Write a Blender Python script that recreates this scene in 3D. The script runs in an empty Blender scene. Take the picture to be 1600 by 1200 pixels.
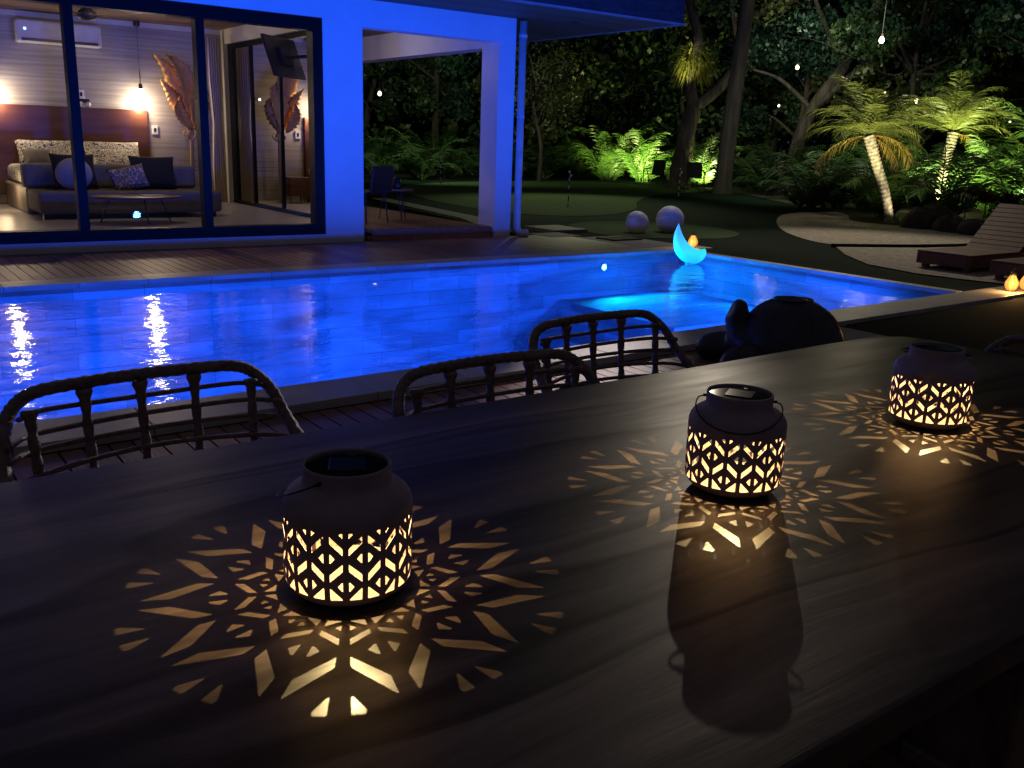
import bpy, bmesh, math, random
import numpy as np
from mathutils import Vector, Matrix
from mathutils.geometry import delaunay_2d_cdt
R_ = math.radians
random.seed(7); rng = np.random.default_rng(7)
S = bpy.context.scene
C = S.collection
PI = math.pi

# ------------------------------------------------------------------ camera
cd = bpy.data.cameras.new('camera'); cam = bpy.data.objects.new('camera', cd); C.objects.link(cam)
PT, RO, YA = R_(14.729), R_(1.951), R_(36.389)
Fv = Vector((math.sin(YA)*math.cos(PT), math.cos(YA)*math.cos(PT), -math.sin(PT)))
Rv = Fv.cross(Vector((0, 0, 1))).normalized(); Uv = Rv.cross(Fv)
R2 = Rv*math.cos(RO)+Uv*math.sin(RO); U2 = -Rv*math.sin(RO)+Uv*math.cos(RO)
M = Matrix((R2, U2, -Fv)).transposed().to_4x4(); M.translation = Vector((0, 0, 1.35))
cam.matrix_world = M
cd.sensor_width = 36; cd.lens = 1437.23/1600*36; cd.clip_start = .05; cd.clip_end = 400
S.camera = cam

# ------------------------------------------------------------------ world and exposure
W = bpy.data.worlds.new('World'); S.world = W; W.use_nodes = True
bg = W.node_tree.nodes['Background']; bg.inputs[0].default_value = (.72, .70, 1.0, 1); bg.inputs[1].default_value = .038
S.view_settings.view_transform = 'Standard'; S.view_settings.look = 'None'
S.view_settings.exposure = 0; S.view_settings.gamma = 1
cy = S.cycles
cy.use_denoising = True
try: cy.denoiser = 'OPENIMAGEDENOISE'
except Exception: pass
cy.max_bounces = 8; cy.transparent_max_bounces = 16; cy.diffuse_bounces = 3; cy.glossy_bounces = 5
cy.sample_clamp_indirect = 4; cy.sample_clamp_direct = 0; cy.caustics_reflective = False; cy.caustics_refractive = False
cy.use_light_tree = True

# ------------------------------------------------------------------ lamps of the place and added fill lights
def lamp(name, kind, loc, power, col, radius=.03, target=None, cone=60, blend=.5):
    d = bpy.data.lights.new(name, kind); d.energy = power; d.color = col
    d.shadow_soft_size = radius
    o = bpy.data.objects.new(name, d); C.objects.link(o); o.location = loc
    if kind == 'SPOT':
        d.spot_size = R_(cone); d.spot_blend = blend
    if target is not None:
        o.rotation_euler = (Vector(target)-Vector(loc)).to_track_quat('-Z', 'Y').to_euler()
    return o
BLUE = (.008, .088, 1.0)
POOL_LAMPS = [(4.41, 4.93, -.14), (1.0, 4.83, -.14), (7.9, 5.03, -.14)]
for (x, y, z) in POOL_LAMPS:
    lamp('pool_lamp_and_fill', 'SPOT', (x, y+.05, z), 1150 if x < 5 else 800, BLUE, .06, (x, 11, 1.0), 155, .7)
lamp('pool_lamp_and_fill', 'SPOT', (-1.4, 7, -.3), 350, BLUE, .06, (5, 7, -.6), 150, .7)
lamp('shelf_lamp_and_fill', 'SPOT', (7.95, 8.83, -.17), 140, (.0, .40, 1.0), .04, (8.15, 7.5, -.42), 165, .8)
lamp('shelf_lamp_and_fill', 'SPOT', (9.26, 7.6, -.14), 170, (.0, .10, 1.0), .05, (7.9, 7.5, -.5), 150, .8)  # added blue fill without a fixture, brightens the shelf from the right
lamp('shelf_lamp_and_fill', 'SPOT', (8.75, 8.84, -.14), 170, (.0, .12, 1.0), .05, (8.5, 7.6, -.5), 160, .8)  # second added blue fill for the shelf, from the far wall
lamp('garden_fill', 'SPOT', (13.4, 12.6, 4.8), 230, (1, .9, .85), .2, (11, 11.1, 0), 46, .9)  # unseen fill added to lighten the white balls
lamp('pool_lamp_and_fill', 'SPOT', (9.22, 5.9, -.25), 420, BLUE, .06, (6.0, 6.4, -1.1), 150, .8)  # added fill without a fixture, evens out the pool floor and steps
lamp('terrace_lamp', 'POINT', (6.7, 13.6, 2.6), 9, (1, .84, .86), .12)
lamp('deck_fill', 'SPOT', (17.6, 16.0, 6.8), 17000, (1.0, .84, .80), .20, (1.7, 4.7, 0), 13, 1.0)  # unseen fill added to brighten the near deck and coping
WARM = (1.0, .74, .46)
FLOOD = lamp('flood_lamp', 'SPOT', (17.8, 15.7, 6.65), 560, (1.0, .86, .66), .07, (1.36, 1.22, .80), 2.5, 1.0)
lamp('green_flood', 'SPOT', (18.8, 22.6, 6.6), 1500, (.85, .95, .55), .15, (14.6, 17.6, 0), 52, .9)
lamp('path_fill', 'SPOT', (16.6, 12.6, 6.5), 1150, (1.0, .86, .64), .15, (13.0, 7.9, 0), 50, .9)  # unseen fill added to brighten the loungers and gravel
lamp('tree_uplight', 'SPOT', (24.2, 24.9, .12), 900, (.92, 1.0, .32), .06, (25.1, 26.3, 2.0), 120, .6)
lamp('tree_uplight', 'SPOT', (22.9, 25.4, .12), 420, (.92, 1.0, .36), .06, (24.0, 27.0, 2.2), 100, .7)
lamp('tree_uplight', 'SPOT', (24.6, 22.6, .12), 560, (.92, 1.0, .36), .06, (25.6, 23.6, 2.2), 110, .6)
lamp('fern_uplight', 'SPOT', (22.5, 22.6, 3.0), 520, (1.0, .96, .42), .06, (24.4, 23.3, 4.3), 34, .8)
lamp('palm_uplight', 'SPOT', (17.45, 10.45, .10), 210, (1.0, .93, .60), .05, (17.65, 11.4, 1.5), 115, .7)
lamp('palm_uplight', 'SPOT', (15.9, 10.1, .10), 900, (1.0, .96, .52), .05, (17.5, 11.6, 2.3), 58, .8)
lamp('palm_uplight', 'SPOT', (20.1, 9.6, .7), 900, (.95, 1.0, .50), .06, (22.8, 9.8, 2.0), 120, .8)
lamp('palm_uplight', 'SPOT', (20.45, 11.45, .25), 1300, (.95, 1.0, .45), .05, (21.5, 12.2, 1.6), 130, .7)
lamp('garden_fill', 'SPOT', (23.4, 18.0, 5.2), 420, (.9, .95, .7), .3, (28.5, 21.5, 3.6), 125, .9)  # this and the two below: unseen fills added to brighten the foliage
lamp('garden_fill', 'SPOT', (14.5, 24.0, 3.6), 900, (.8, .9, .55), .2, (18, 30, 2.0), 150, .9)
lamp('garden_fill', 'SPOT', (18.2, 15.2, 4.9), 1100, (.85, .95, .6), .3, (24, 15.5, 1.2), 110, .9)

# ------------------------------------------------------------------ materials
def newmat(name):
    m = bpy.data.materials.new(name); m.use_nodes = True
    nt = m.node_tree; return m, nt, nt.nodes, nt.links, nt.nodes['Principled BSDF']
def pmat(name, c1, c2=None, rough=.6, metal=0, scale=(6, 6, 6), bump=0, bscale=None, detail=5, spec=.5, island=0, sheen=0, emis=None, estr=0, coat=0):
    m, nt, N, L, b = newmat(name)
    b.inputs['Roughness'].default_value = rough; b.inputs['Metallic'].default_value = metal
    b.inputs['Specular IOR Level'].default_value = spec
    if coat: b.inputs['Coat Weight'].default_value = coat
    if emis: b.inputs['Emission Color'].default_value = (*emis, 1); b.inputs['Emission Strength'].default_value = estr
    c2 = c2 or tuple(v*.78 for v in c1)
    tc = N.new('ShaderNodeTexCoord'); mp = N.new('ShaderNodeMapping'); mp.inputs['Scale'].default_value = scale
    L.new(tc.outputs['Object'], mp.inputs[0])
    nz = N.new('ShaderNodeTexNoise'); nz.inputs['Detail'].default_value = detail; nz.inputs['Scale'].default_value = 1
    L.new(mp.outputs[0], nz.inputs[0])
    rp = N.new('ShaderNodeValToRGB'); rp.color_ramp.elements[0].position = .32; rp.color_ramp.elements[1].position = .68
    rp.color_ramp.elements[0].color = (*c2, 1); rp.color_ramp.elements[1].color = (*c1, 1)
    L.new(nz.outputs[0], rp.inputs[0]); out = rp.outputs[0]
    if island:
        g = N.new('ShaderNodeNewGeometry'); mr = N.new('ShaderNodeMapRange')
        mr.inputs[3].default_value = 1-island; mr.inputs[4].default_value = 1+island
        L.new(g.outputs['Random Per Island'], mr.inputs[0])
        vm = N.new('ShaderNodeVectorMath'); vm.operation = 'SCALE'
        L.new(out, vm.inputs[0]); L.new(mr.outputs[0], vm.inputs['Scale']); out = vm.outputs[0]
    L.new(out, b.inputs['Base Color'])
    if bump:
        n2 = N.new('ShaderNodeTexNoise'); n2.inputs['Detail'].default_value = 6
        mp2 = N.new('ShaderNodeMapping'); mp2.inputs['Scale'].default_value = bscale or tuple(s*4 for s in scale)
        L.new(tc.outputs['Object'], mp2.inputs[0]); L.new(mp2.outputs[0], n2.inputs[0]); n2.inputs['Scale'].default_value = 1
        bp = N.new('ShaderNodeBump'); bp.inputs['Strength'].default_value = bump; bp.inputs['Distance'].default_value = .03 if bump >= 1 else .01
        L.new(n2.outputs[0], bp.inputs['Height']); L.new(bp.outputs[0], b.inputs['Normal'])
    return m
def leafmat(name, c1, c2, rough=.45, trans=.35):
    m, nt, N, L, b = newmat(name)
    g = N.new('ShaderNodeNewGeometry'); rp = N.new('ShaderNodeValToRGB')
    rp.color_ramp.elements[0].color = (*c1, 1); rp.color_ramp.elements[1].color = (*c2, 1)
    L.new(g.outputs['Random Per Island'], rp.inputs[0]); L.new(rp.outputs[0], b.inputs['Base Color'])
    b.inputs['Roughness'].default_value = rough
    t = N.new('ShaderNodeBsdfTranslucent'); L.new(rp.outputs[0], t.inputs[0])
    mx = N.new('ShaderNodeMixShader'); mx.inputs[0].default_value = trans
    L.new(b.outputs[0], mx.inputs[1]); L.new(t.outputs[0], mx.inputs[2])
    L.new(mx.outputs[0], N['Material Output'].inputs[0])
    return m
def glassmat(name, tint=(1, 1, 1), ior=1.5, rough=0.0, bump=0):
    m, nt, N, L, b = newmat(name)
    N.remove(b)
    fr = N.new('ShaderNodeFresnel'); fr.inputs[0].default_value = ior
    tr = N.new('ShaderNodeBsdfTransparent'); tr.inputs[0].default_value = (*tint, 1)
    gl = N.new('ShaderNodeBsdfAnisotropic') if False else N.new('ShaderNodeBsdfGlossy'); gl.inputs['Roughness'].default_value = rough
    mx = N.new('ShaderNodeMixShader'); L.new(fr.outputs[0], mx.inputs[0]); L.new(tr.outputs[0], mx.inputs[1]); L.new(gl.outputs[0], mx.inputs[2])
    L.new(mx.outputs[0], N['Material Output'].inputs[0])
    return m
def emimat(name, col, st):
    m, nt, N, L, b = newmat(name)
    b.inputs['Base Color'].default_value = (*[min(.8, c) for c in col], 1)
    b.inputs['Emission Color'].default_value = (*col, 1); b.inputs['Emission Strength'].default_value = st
    return m

MT = {}
MT['stucco'] = pmat('white_stucco', (.80, .79, .77), (.74, .73, .71), .85, scale=(2, 2, 2), bump=.12, bscale=(60, 60, 60))
MT['black_alu'] = pmat('black_aluminium', (.006, .006, .007), (.005, .005, .005), .5, scale=(20, 20, 20), spec=.15)
MT['soffit'] = pmat('soffit_planks', (.20, .12, .07), (.13, .08, .05), .6, scale=(.8, 9, 1), bump=.2, island=.25)
MT['fascia'] = pmat('fascia_shingle', (.050, .052, .056), (.022, .023, .026), .8, scale=(5, 5, 26), bump=.9, bscale=(9, 9, 60))
MT['eave'] = pmat('grey_eave_trim', (.30, .30, .30), None, .6)
MT['trim'] = pmat('pale_trim', (.55, .55, .54), None, .5)
MT['deck'] = pmat('deck_boards', (.38, .19, .13), (.25, .125, .085), .42, scale=(14, 2, 14), bump=.25, bscale=(80, 6, 80), island=.3)
MT['deckdark'] = pmat('deck_underside', (.01, .009, .008), None, .9)
MT['coping'] = pmat('coping_stone', (.60, .57, .52), (.44, .42, .38), .42, scale=(3, 3, 3), bump=.15, bscale=(30, 30, 30), island=.10)
MT['paving'] = pmat('paving_stone', (.20, .19, .18), (.14, .13, .13), .7, scale=(3, 3, 3), bump=.2, island=.1)
MT['turf'] = pmat('artificial_turf', (.0065, .019, .011), (.0045, .013, .008), .95, scale=(.7, .7, .7), bump=.6, bscale=(90, 90, 90), spec=.1)
MT['green'] = pmat('putting_turf', (.052, .085, .034), (.040, .068, .028), .95, scale=(.5, .5, .5), bump=.3, bscale=(60, 60, 60), spec=.1)
MT['gravel'] = pmat('pale_gravel', (.56, .50, .41), (.30, .27, .22), .9, scale=(16, 16, 16), bump=1.0, bscale=(45, 45, 45))
MT['soil'] = pmat('dark_soil', (.035, .026, .018), (.02, .015, .01), .95, scale=(8, 8, 8), bump=.8)
MT['pipe'] = pmat('white_pvc', (.74, .74, .73), None, .4)
MT['floor'] = pmat('pale_tile_floor', (.46, .44, .41), (.40, .38, .36), .3, scale=(1.5, 6, 1))
MT['ceil'] = pmat('cedar_ceiling', (.52, .25, .10), (.36, .16, .06), .5, scale=(1, 14, 1))
MT['white'] = pmat('white_plastic', (.75, .75, .75), None, .4)
MT['whitewall'] = pmat('white_wall', (.66, .64, .61), None, .8, scale=(1, 1, 1))
MT['paper'] = pmat('streaked_wallpaper', (.42, .385, .37), (.27, .245, .24), .6, scale=(.9, .9, 26), detail=8, bump=.15, bscale=(2, 2, 90))
MT['headb'] = pmat('reddish_headboard', (.13, .050, .028), (.075, .028, .018), .35, scale=(1.2, 1, 9), detail=7)
MT['sofa'] = pmat('grey_brown_upholstery', (.20, .18, .175), (.15, .135, .13), .85, scale=(9, 9, 9), bump=.2, bscale=(200, 200, 200))
MT['taupe'] = pmat('taupe_panel', (.30, .25, .21), None, .6)
MT['blackcloth'] = pmat('black_cloth', (.018, .018, .022), (.012, .012, .014), .9, scale=(30, 30, 30), bump=.2)
MT['greycloth'] = pmat('grey_plush', (.36, .35, .34), None, .95, scale=(50, 50, 50), bump=.5)
MT['goldleaf'] = pmat('dried_gold_leaf', (.78, .40, .11), (.52, .23, .06), .5, scale=(12, 12, 4), bump=.4)
MT['goldstem'] = pmat('dried_stem', (.50, .33, .16), (.34, .21, .10), .6, scale=(12, 12, 3), bump=.5)
MT['black'] = pmat('black_plastic', (.012, .012, .013), None, .35)
MT['matt_black'] = pmat('matt_black_metal', (.015, .015, .016), None, .5)
MT['curtain'] = pmat('cream_curtain', (.74, .62, .54), (.64, .53, .46), .9, scale=(40, 3, .5))
MT['walnut'] = pmat('walnut', (.20, .09, .045), (.12, .055, .03), .4, scale=(3, 3, 14))
MT['rattan'] = pmat('dark_rattan', (.30, .21, .18), (.14, .10, .085), .40, scale=(60, 60, 60), bump=.5, bscale=(250, 250, 250))
MT['statue'] = pmat('dark_stone', (.055, .052, .055), (.028, .027, .03), .38, scale=(7, 7, 7), bump=.5, bscale=(25, 25, 25))
MT['lantern'] = pmat('dusty_brown_lantern_metal', (.36, .27, .29), (.30, .22, .24), .6, scale=(40, 40, 40), bump=.05)
MT['lantern_in'] = pmat('lantern_inside', (.34, .25, .20), None, .6)
MT['wire'] = pmat('dark_wire', (.02, .018, .018), None, .35, metal=.6)
MT['panel'] = pmat('solar_panel_glass', (.012, .016, .024), (.010, .013, .018), .08, coat=.8)
MT['cell'] = pmat('solar_cell', (.035, .055, .075), (.02, .03, .045), .15, scale=(120, 4, 4), coat=.8)
MT['bark'] = pmat('dark_bark', (.060, .045, .038), (.014, .010, .009), .92, scale=(9, 9, 2), bump=1.0, bscale=(26, 26, 5))
MT['bark2'] = pmat('smooth_grey_bark', (.050, .038, .036), (.016, .012, .012), .9, scale=(9, 9, 1.2), bump=1.0, bscale=(24, 24, 3))
MT['palmbark'] = pmat('palm_trunk', (.42, .36, .27), (.13, .10, .07), .9, scale=(14, 14, 14), bump=.8)
MT['leaf_dark'] = leafmat('dark_leaves', (.012, .030, .012), (.045, .080, .025))
MT['leaf_teal'] = leafmat('bluish_leaves', (.012, .035, .022), (.035, .080, .050))
MT['leaf_olive'] = leafmat('olive_leaves', (.035, .045, .012), (.09, .11, .03))
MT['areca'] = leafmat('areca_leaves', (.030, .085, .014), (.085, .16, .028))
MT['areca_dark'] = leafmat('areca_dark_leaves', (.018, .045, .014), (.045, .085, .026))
MT['datepalm'] = leafmat('date_palm_leaves', (.10, .14, .026), (.22, .23, .055))
MT['datedry'] = leafmat('yellowing_palm_leaves', (.30, .24, .05), (.34, .19, .035))
MT['fern'] = leafmat('yellow_green_fern', (.17, .20, .03), (.28, .28, .06))
MT['redleaf'] = leafmat('dark_red_leaves', (.040, .008, .008), (.075, .014, .012))
MT['rock'] = pmat('lava_rock', (.085, .060, .045), (.030, .022, .018), .9, scale=(5, 5, 5), bump=1.0, bscale=(14, 14, 14))
MT['lounger'] = pmat('lounger_wood', (.15, .062, .030), (.095, .038, .020), .6, scale=(2, 16, 16), bump=.3, island=.2)
MT['glass'] = glassmat('window_glass', (.96, .97, .97), 1.52)
MT['poolpaint'] = None

def table_mat():
    m, nt, N, L, b = newmat('dark_tropical_wood')
    tc = N.new('ShaderNodeTexCoord')
    mpd = N.new('ShaderNodeMapping'); mpd.inputs['Scale'].default_value = (1.1, 3.5, 1)
    L.new(tc.outputs['Object'], mpd.inputs[0])
    nd = N.new('ShaderNodeTexNoise'); nd.inputs['Scale'].default_value = 1; nd.inputs['Detail'].default_value = 2
    L.new(mpd.outputs[0], nd.inputs[0])
    sc = N.new('ShaderNodeVectorMath'); sc.operation = 'SCALE'; sc.inputs['Scale'].default_value = .16
    L.new(nd.outputs['Color'], sc.inputs[0])
    ad = N.new('ShaderNodeVectorMath'); ad.operation = 'ADD'
    L.new(tc.outputs['Object'], ad.inputs[0]); L.new(sc.outputs[0], ad.inputs[1])
    def noise(scale, det=6, rough=.6):
        mp = N.new('ShaderNodeMapping'); mp.inputs['Scale'].default_value = scale; L.new(ad.outputs[0], mp.inputs[0])
        n = N.new('ShaderNodeTexNoise'); n.inputs['Scale'].default_value = 1; n.inputs['Detail'].default_value = det; n.inputs['Roughness'].default_value = rough
        L.new(mp.outputs[0], n.inputs[0]); return n.outputs[0]
    def ramp(src, stops):
        r = N.new('ShaderNodeValToRGB'); e = r.color_ramp.elements
        e[0].position, e[0].color = stops[0][0], (*stops[0][1], 1); e[1].position, e[1].color = stops[-1][0], (*stops[-1][1], 1)
        for p, c in stops[1:-1]:
            k = e.new(p); k.color = (*c, 1)
        L.new(src, r.inputs[0]); return r.outputs[0]
    g1 = ramp(noise((.8, 7.5, 3), 8, .68), [(.34, (.040, .026, .020)), (.48, (.115, .076, .052)), (.56, (.15, .10, .068)), (.68, (.25, .175, .12))])
    g2 = ramp(noise((2.5, 90, 10), 4, .7), [(.30, (.78, .78, .78)), (.70, (1.12, 1.1, 1.08))])
    g3 = ramp(noise((.55, 4.2, 2), 3), [(.36, (.42, .41, .41)), (.43, (.85, .85, .85)), (.58, (1, 1, 1)), (.66, (1.5, 1.42, 1.32))])
    g4 = ramp(noise((.42, 3.4, 2), 1.5, .4), [(.455, (1, 1, 1)), (.478, (.50, .48, .48)), (.490, (.40, .38, .38)), (.499, (1, 1, 1))])
    def mul(a, bb):
        k = N.new('ShaderNodeVectorMath'); k.operation = 'MULTIPLY'; L.new(a, k.inputs[0]); L.new(bb, k.inputs[1]); return k.outputs[0]
    L.new(mul(mul(mul(g1, g2), g3), g4), b.inputs['Base Color'])
    sp = N.new('ShaderNodeSeparateXYZ'); L.new(mul(ramp(noise((.8, 7.5, 3), 8, .68), [(.34, (.5,)*3), (.50, (.85,)*3), (.68, (1.1,)*3)]), mul(g3, g4)), sp.inputs[0])
    ml = N.new('ShaderNodeMath'); ml.operation = 'MULTIPLY'; ml.inputs[1].default_value = .85; L.new(sp.outputs[0], ml.inputs[0]); L.new(ml.outputs[0], b.inputs['Specular IOR Level'])
    rr = N.new('ShaderNodeMapRange'); rr.inputs[3].default_value = .30; rr.inputs[4].default_value = .45; b.inputs['Specular IOR Level'].default_value = .85
    L.new(noise((3, 20, 3), 5), rr.inputs[0]); L.new(rr.outputs[0], b.inputs['Roughness'])
    bp = N.new('ShaderNodeBump'); bp.inputs['Strength'].default_value = .12; bp.inputs['Distance'].default_value = .003
    L.new(noise((5, 120, 10), 5, .7), bp.inputs['Height'])
    bp2 = N.new('ShaderNodeBump'); bp2.inputs['Strength'].default_value = .16; bp2.inputs['Distance'].default_value = .02
    L.new(noise((1.2, 5, 3), 2), bp2.inputs['Height']); L.new(bp.outputs[0], bp2.inputs['Normal'])
    L.new(bp2.outputs[0], b.inputs['Normal'])
    return m
MT['table'] = table_mat()

def pool_mat():
    m, nt, N, L, b = newmat('pool_stone_tile')
    tc = N.new('ShaderNodeTexCoord')
    geo = N.new('ShaderNodeNewGeometry')
    # tiles laid on the floor and, on walls, by height
    sx = N.new('ShaderNodeSeparateXYZ'); L.new(tc.outputs['Object'], sx.inputs[0])
    sn = N.new('ShaderNodeSeparateXYZ'); L.new(geo.outputs['Normal'], sn.inputs[0])
    ab = N.new('ShaderNodeMath'); ab.operation = 'ABSOLUTE'; L.new(sn.outputs[2], ab.inputs[0])
    gt = N.new('ShaderNodeMath'); gt.operation = 'GREATER_THAN'; gt.inputs[1].default_value = .5; L.new(ab.outputs[0], gt.inputs[0])
    mxv = N.new('ShaderNodeMix'); mxv.data_type = 'VECTOR'
    cw = N.new('ShaderNodeCombineXYZ'); cf = N.new('ShaderNodeCombineXYZ')
    sm = N.new('ShaderNodeMath'); sm.operation = 'ADD'; L.new(sx.outputs[0], sm.inputs[0]); L.new(sx.outputs[1], sm.inputs[1])
    L.new(sm.outputs[0], cw.inputs[0]); L.new(sx.outputs[2], cw.inputs[1])
    L.new(sx.outputs[0], cf.inputs[0]); L.new(sx.outputs[1], cf.inputs[1])
    L.new(gt.outputs[0], mxv.inputs[0]); L.new(cw.outputs[0], mxv.inputs[4]); L.new(cf.outputs[0], mxv.inputs[5])
    vec = mxv.outputs[1]
    br = N.new('ShaderNodeTexBrick'); br.inputs['Scale'].default_value = 1; br.inputs['Brick Width'].default_value = .62
    br.inputs['Row Height'].default_value = .16; br.inputs['Mortar Size'].default_value = .004; br.offset = .37
    br.inputs['Color1'].default_value = (.27, .27, .27, 1); br.inputs['Color2'].default_value = (.42, .42, .42, 1); br.inputs['Mortar'].default_value = (.20, .20, .20, 1)
    br2 = N.new('ShaderNodeTexBrick'); br2.inputs['Scale'].default_value = 1; br2.inputs['Brick Width'].default_value = 1.2
    br2.inputs['Row Height'].default_value = .6; br2.inputs['Mortar Size'].default_value = .008
    br2.inputs['Color1'].default_value = (.335, .335, .335, 1); br2.inputs['Color2'].default_value = (.375, .375, .375, 1); br2.inputs['Mortar'].default_value = (.29, .29, .29, 1)
    L.new(vec, br.inputs[0]); L.new(vec, br2.inputs[0])
    mc = N.new('ShaderNodeMix'); mc.data_type = 'RGBA'; L.new(gt.outputs[0], mc.inputs[0]); L.new(br.outputs[0], mc.inputs[6]); L.new(br2.outputs[0], mc.inputs[7])
    nz = N.new('ShaderNodeTexNoise'); nz.inputs['Scale'].default_value = 1.6; nz.inputs['Detail'].default_value = 7; nz.inputs['Distortion'].default_value = 1.2
    mp = N.new('ShaderNodeMapping'); mp.inputs['Scale'].default_value = (.45, 1.9, 1); L.new(vec, mp.inputs[0]); L.new(mp.outputs[0], nz.inputs[0])
    rp = N.new('ShaderNodeValToRGB'); rp.color_ramp.elements[0].position = .35; rp.color_ramp.elements[0].color = (.58, .58, .58, 1)
    rp.color_ramp.elements[1].position = .65; rp.color_ramp.elements[1].color = (1.22, 1.22, 1.22, 1)
    L.new(nz.outputs[0], rp.inputs[0])
    vm = N.new('ShaderNodeVectorMath'); vm.operation = 'MULTIPLY'; L.new(mc.outputs[2], vm.inputs[0]); L.new(rp.outputs[0], vm.inputs[1])
    L.new(vm.outputs[0], b.inputs['Base Color']); b.inputs['Roughness'].default_value = .8
    return m
MT['pooltile'] = pool_mat()

def water_mat():
    m, nt, N, L, b = newmat('pool_water'); N.remove(b)
    tc = N.new('ShaderNodeTexCoord')
    def nz(scale, det, dist=0):
        mp = N.new('ShaderNodeMapping'); mp.inputs['Scale'].default_value = scale; L.new(tc.outputs['Object'], mp.inputs[0])
        n = N.new('ShaderNodeTexNoise'); n.inputs['Scale'].default_value = 1; n.inputs['Detail'].default_value = det; n.inputs['Distortion'].default_value = dist
        L.new(mp.outputs[0], n.inputs[0]); return n.outputs[0]
    b1 = N.new('ShaderNodeBump'); b1.inputs['Strength'].default_value = .5; b1.inputs['Distance'].default_value = .018; L.new(nz((3.4, 5.5, 1), 3, .6), b1.inputs['Height'])
    b2 = N.new('ShaderNodeBump'); b2.inputs['Strength'].default_value = .4; b2.inputs['Distance'].default_value = .0045; L.new(nz((13, 20, 1), 3, .3), b2.inputs['Height']); L.new(b1.outputs[0], b2.inputs['Normal'])
    fr = N.new('ShaderNodeFresnel'); fr.inputs[0].default_value = 1.33; L.new(b2.outputs[0], fr.inputs['Normal'])
    gl = N.new('ShaderNodeBsdfGlossy'); gl.inputs['Roughness'].default_value = .02; L.new(b2.outputs[0], gl.inputs['Normal'])
    tr = N.new('ShaderNodeBsdfTransparent'); tr.inputs[0].default_value = (.72, .90, .97, 1)
    mx = N.new('ShaderNodeMixShader'); L.new(fr.outputs[0], mx.inputs[0]); L.new(tr.outputs[0], mx.inputs[1]); L.new(gl.outputs[0], mx.inputs[2])
    L.new(mx.outputs[0], N['Material Output'].inputs[0]); return m
MT['water'] = water_mat()

def cloth_mat(name, base, dots, sc):
    m, nt, N, L, b = newmat(name)
    tc = N.new('ShaderNodeTexCoord'); v = N.new('ShaderNodeTexNoise'); v.inputs['Scale'].default_value = sc; v.inputs['Detail'].default_value = 2; v.inputs['Distortion'].default_value = 2.5
    L.new(tc.outputs['Object'], v.inputs[0]); r = N.new('ShaderNodeValToRGB'); r.color_ramp.interpolation = 'CONSTANT'
    e = r.color_ramp.elements; e[0].color = (*dots, 1); e[1].position = .46; e[1].color = (*base, 1); k = e.new(.60); k.color = (*[c*.5 for c in dots], 1); k = e.new(.64); k.color = (*base, 1)
    L.new(v.outputs[0], r.inputs[0]); L.new(r.outputs[0], b.inputs['Base Color']); b.inputs['Roughness'].default_value = .9
    return m
MT['bedding'] = cloth_mat('patterned_bedding', (.70, .66, .60), (.05, .05, .06), 17)
MT['printed'] = cloth_mat('printed_cushion', (.10, .10, .16), (.50, .42, .42), 13)

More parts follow.
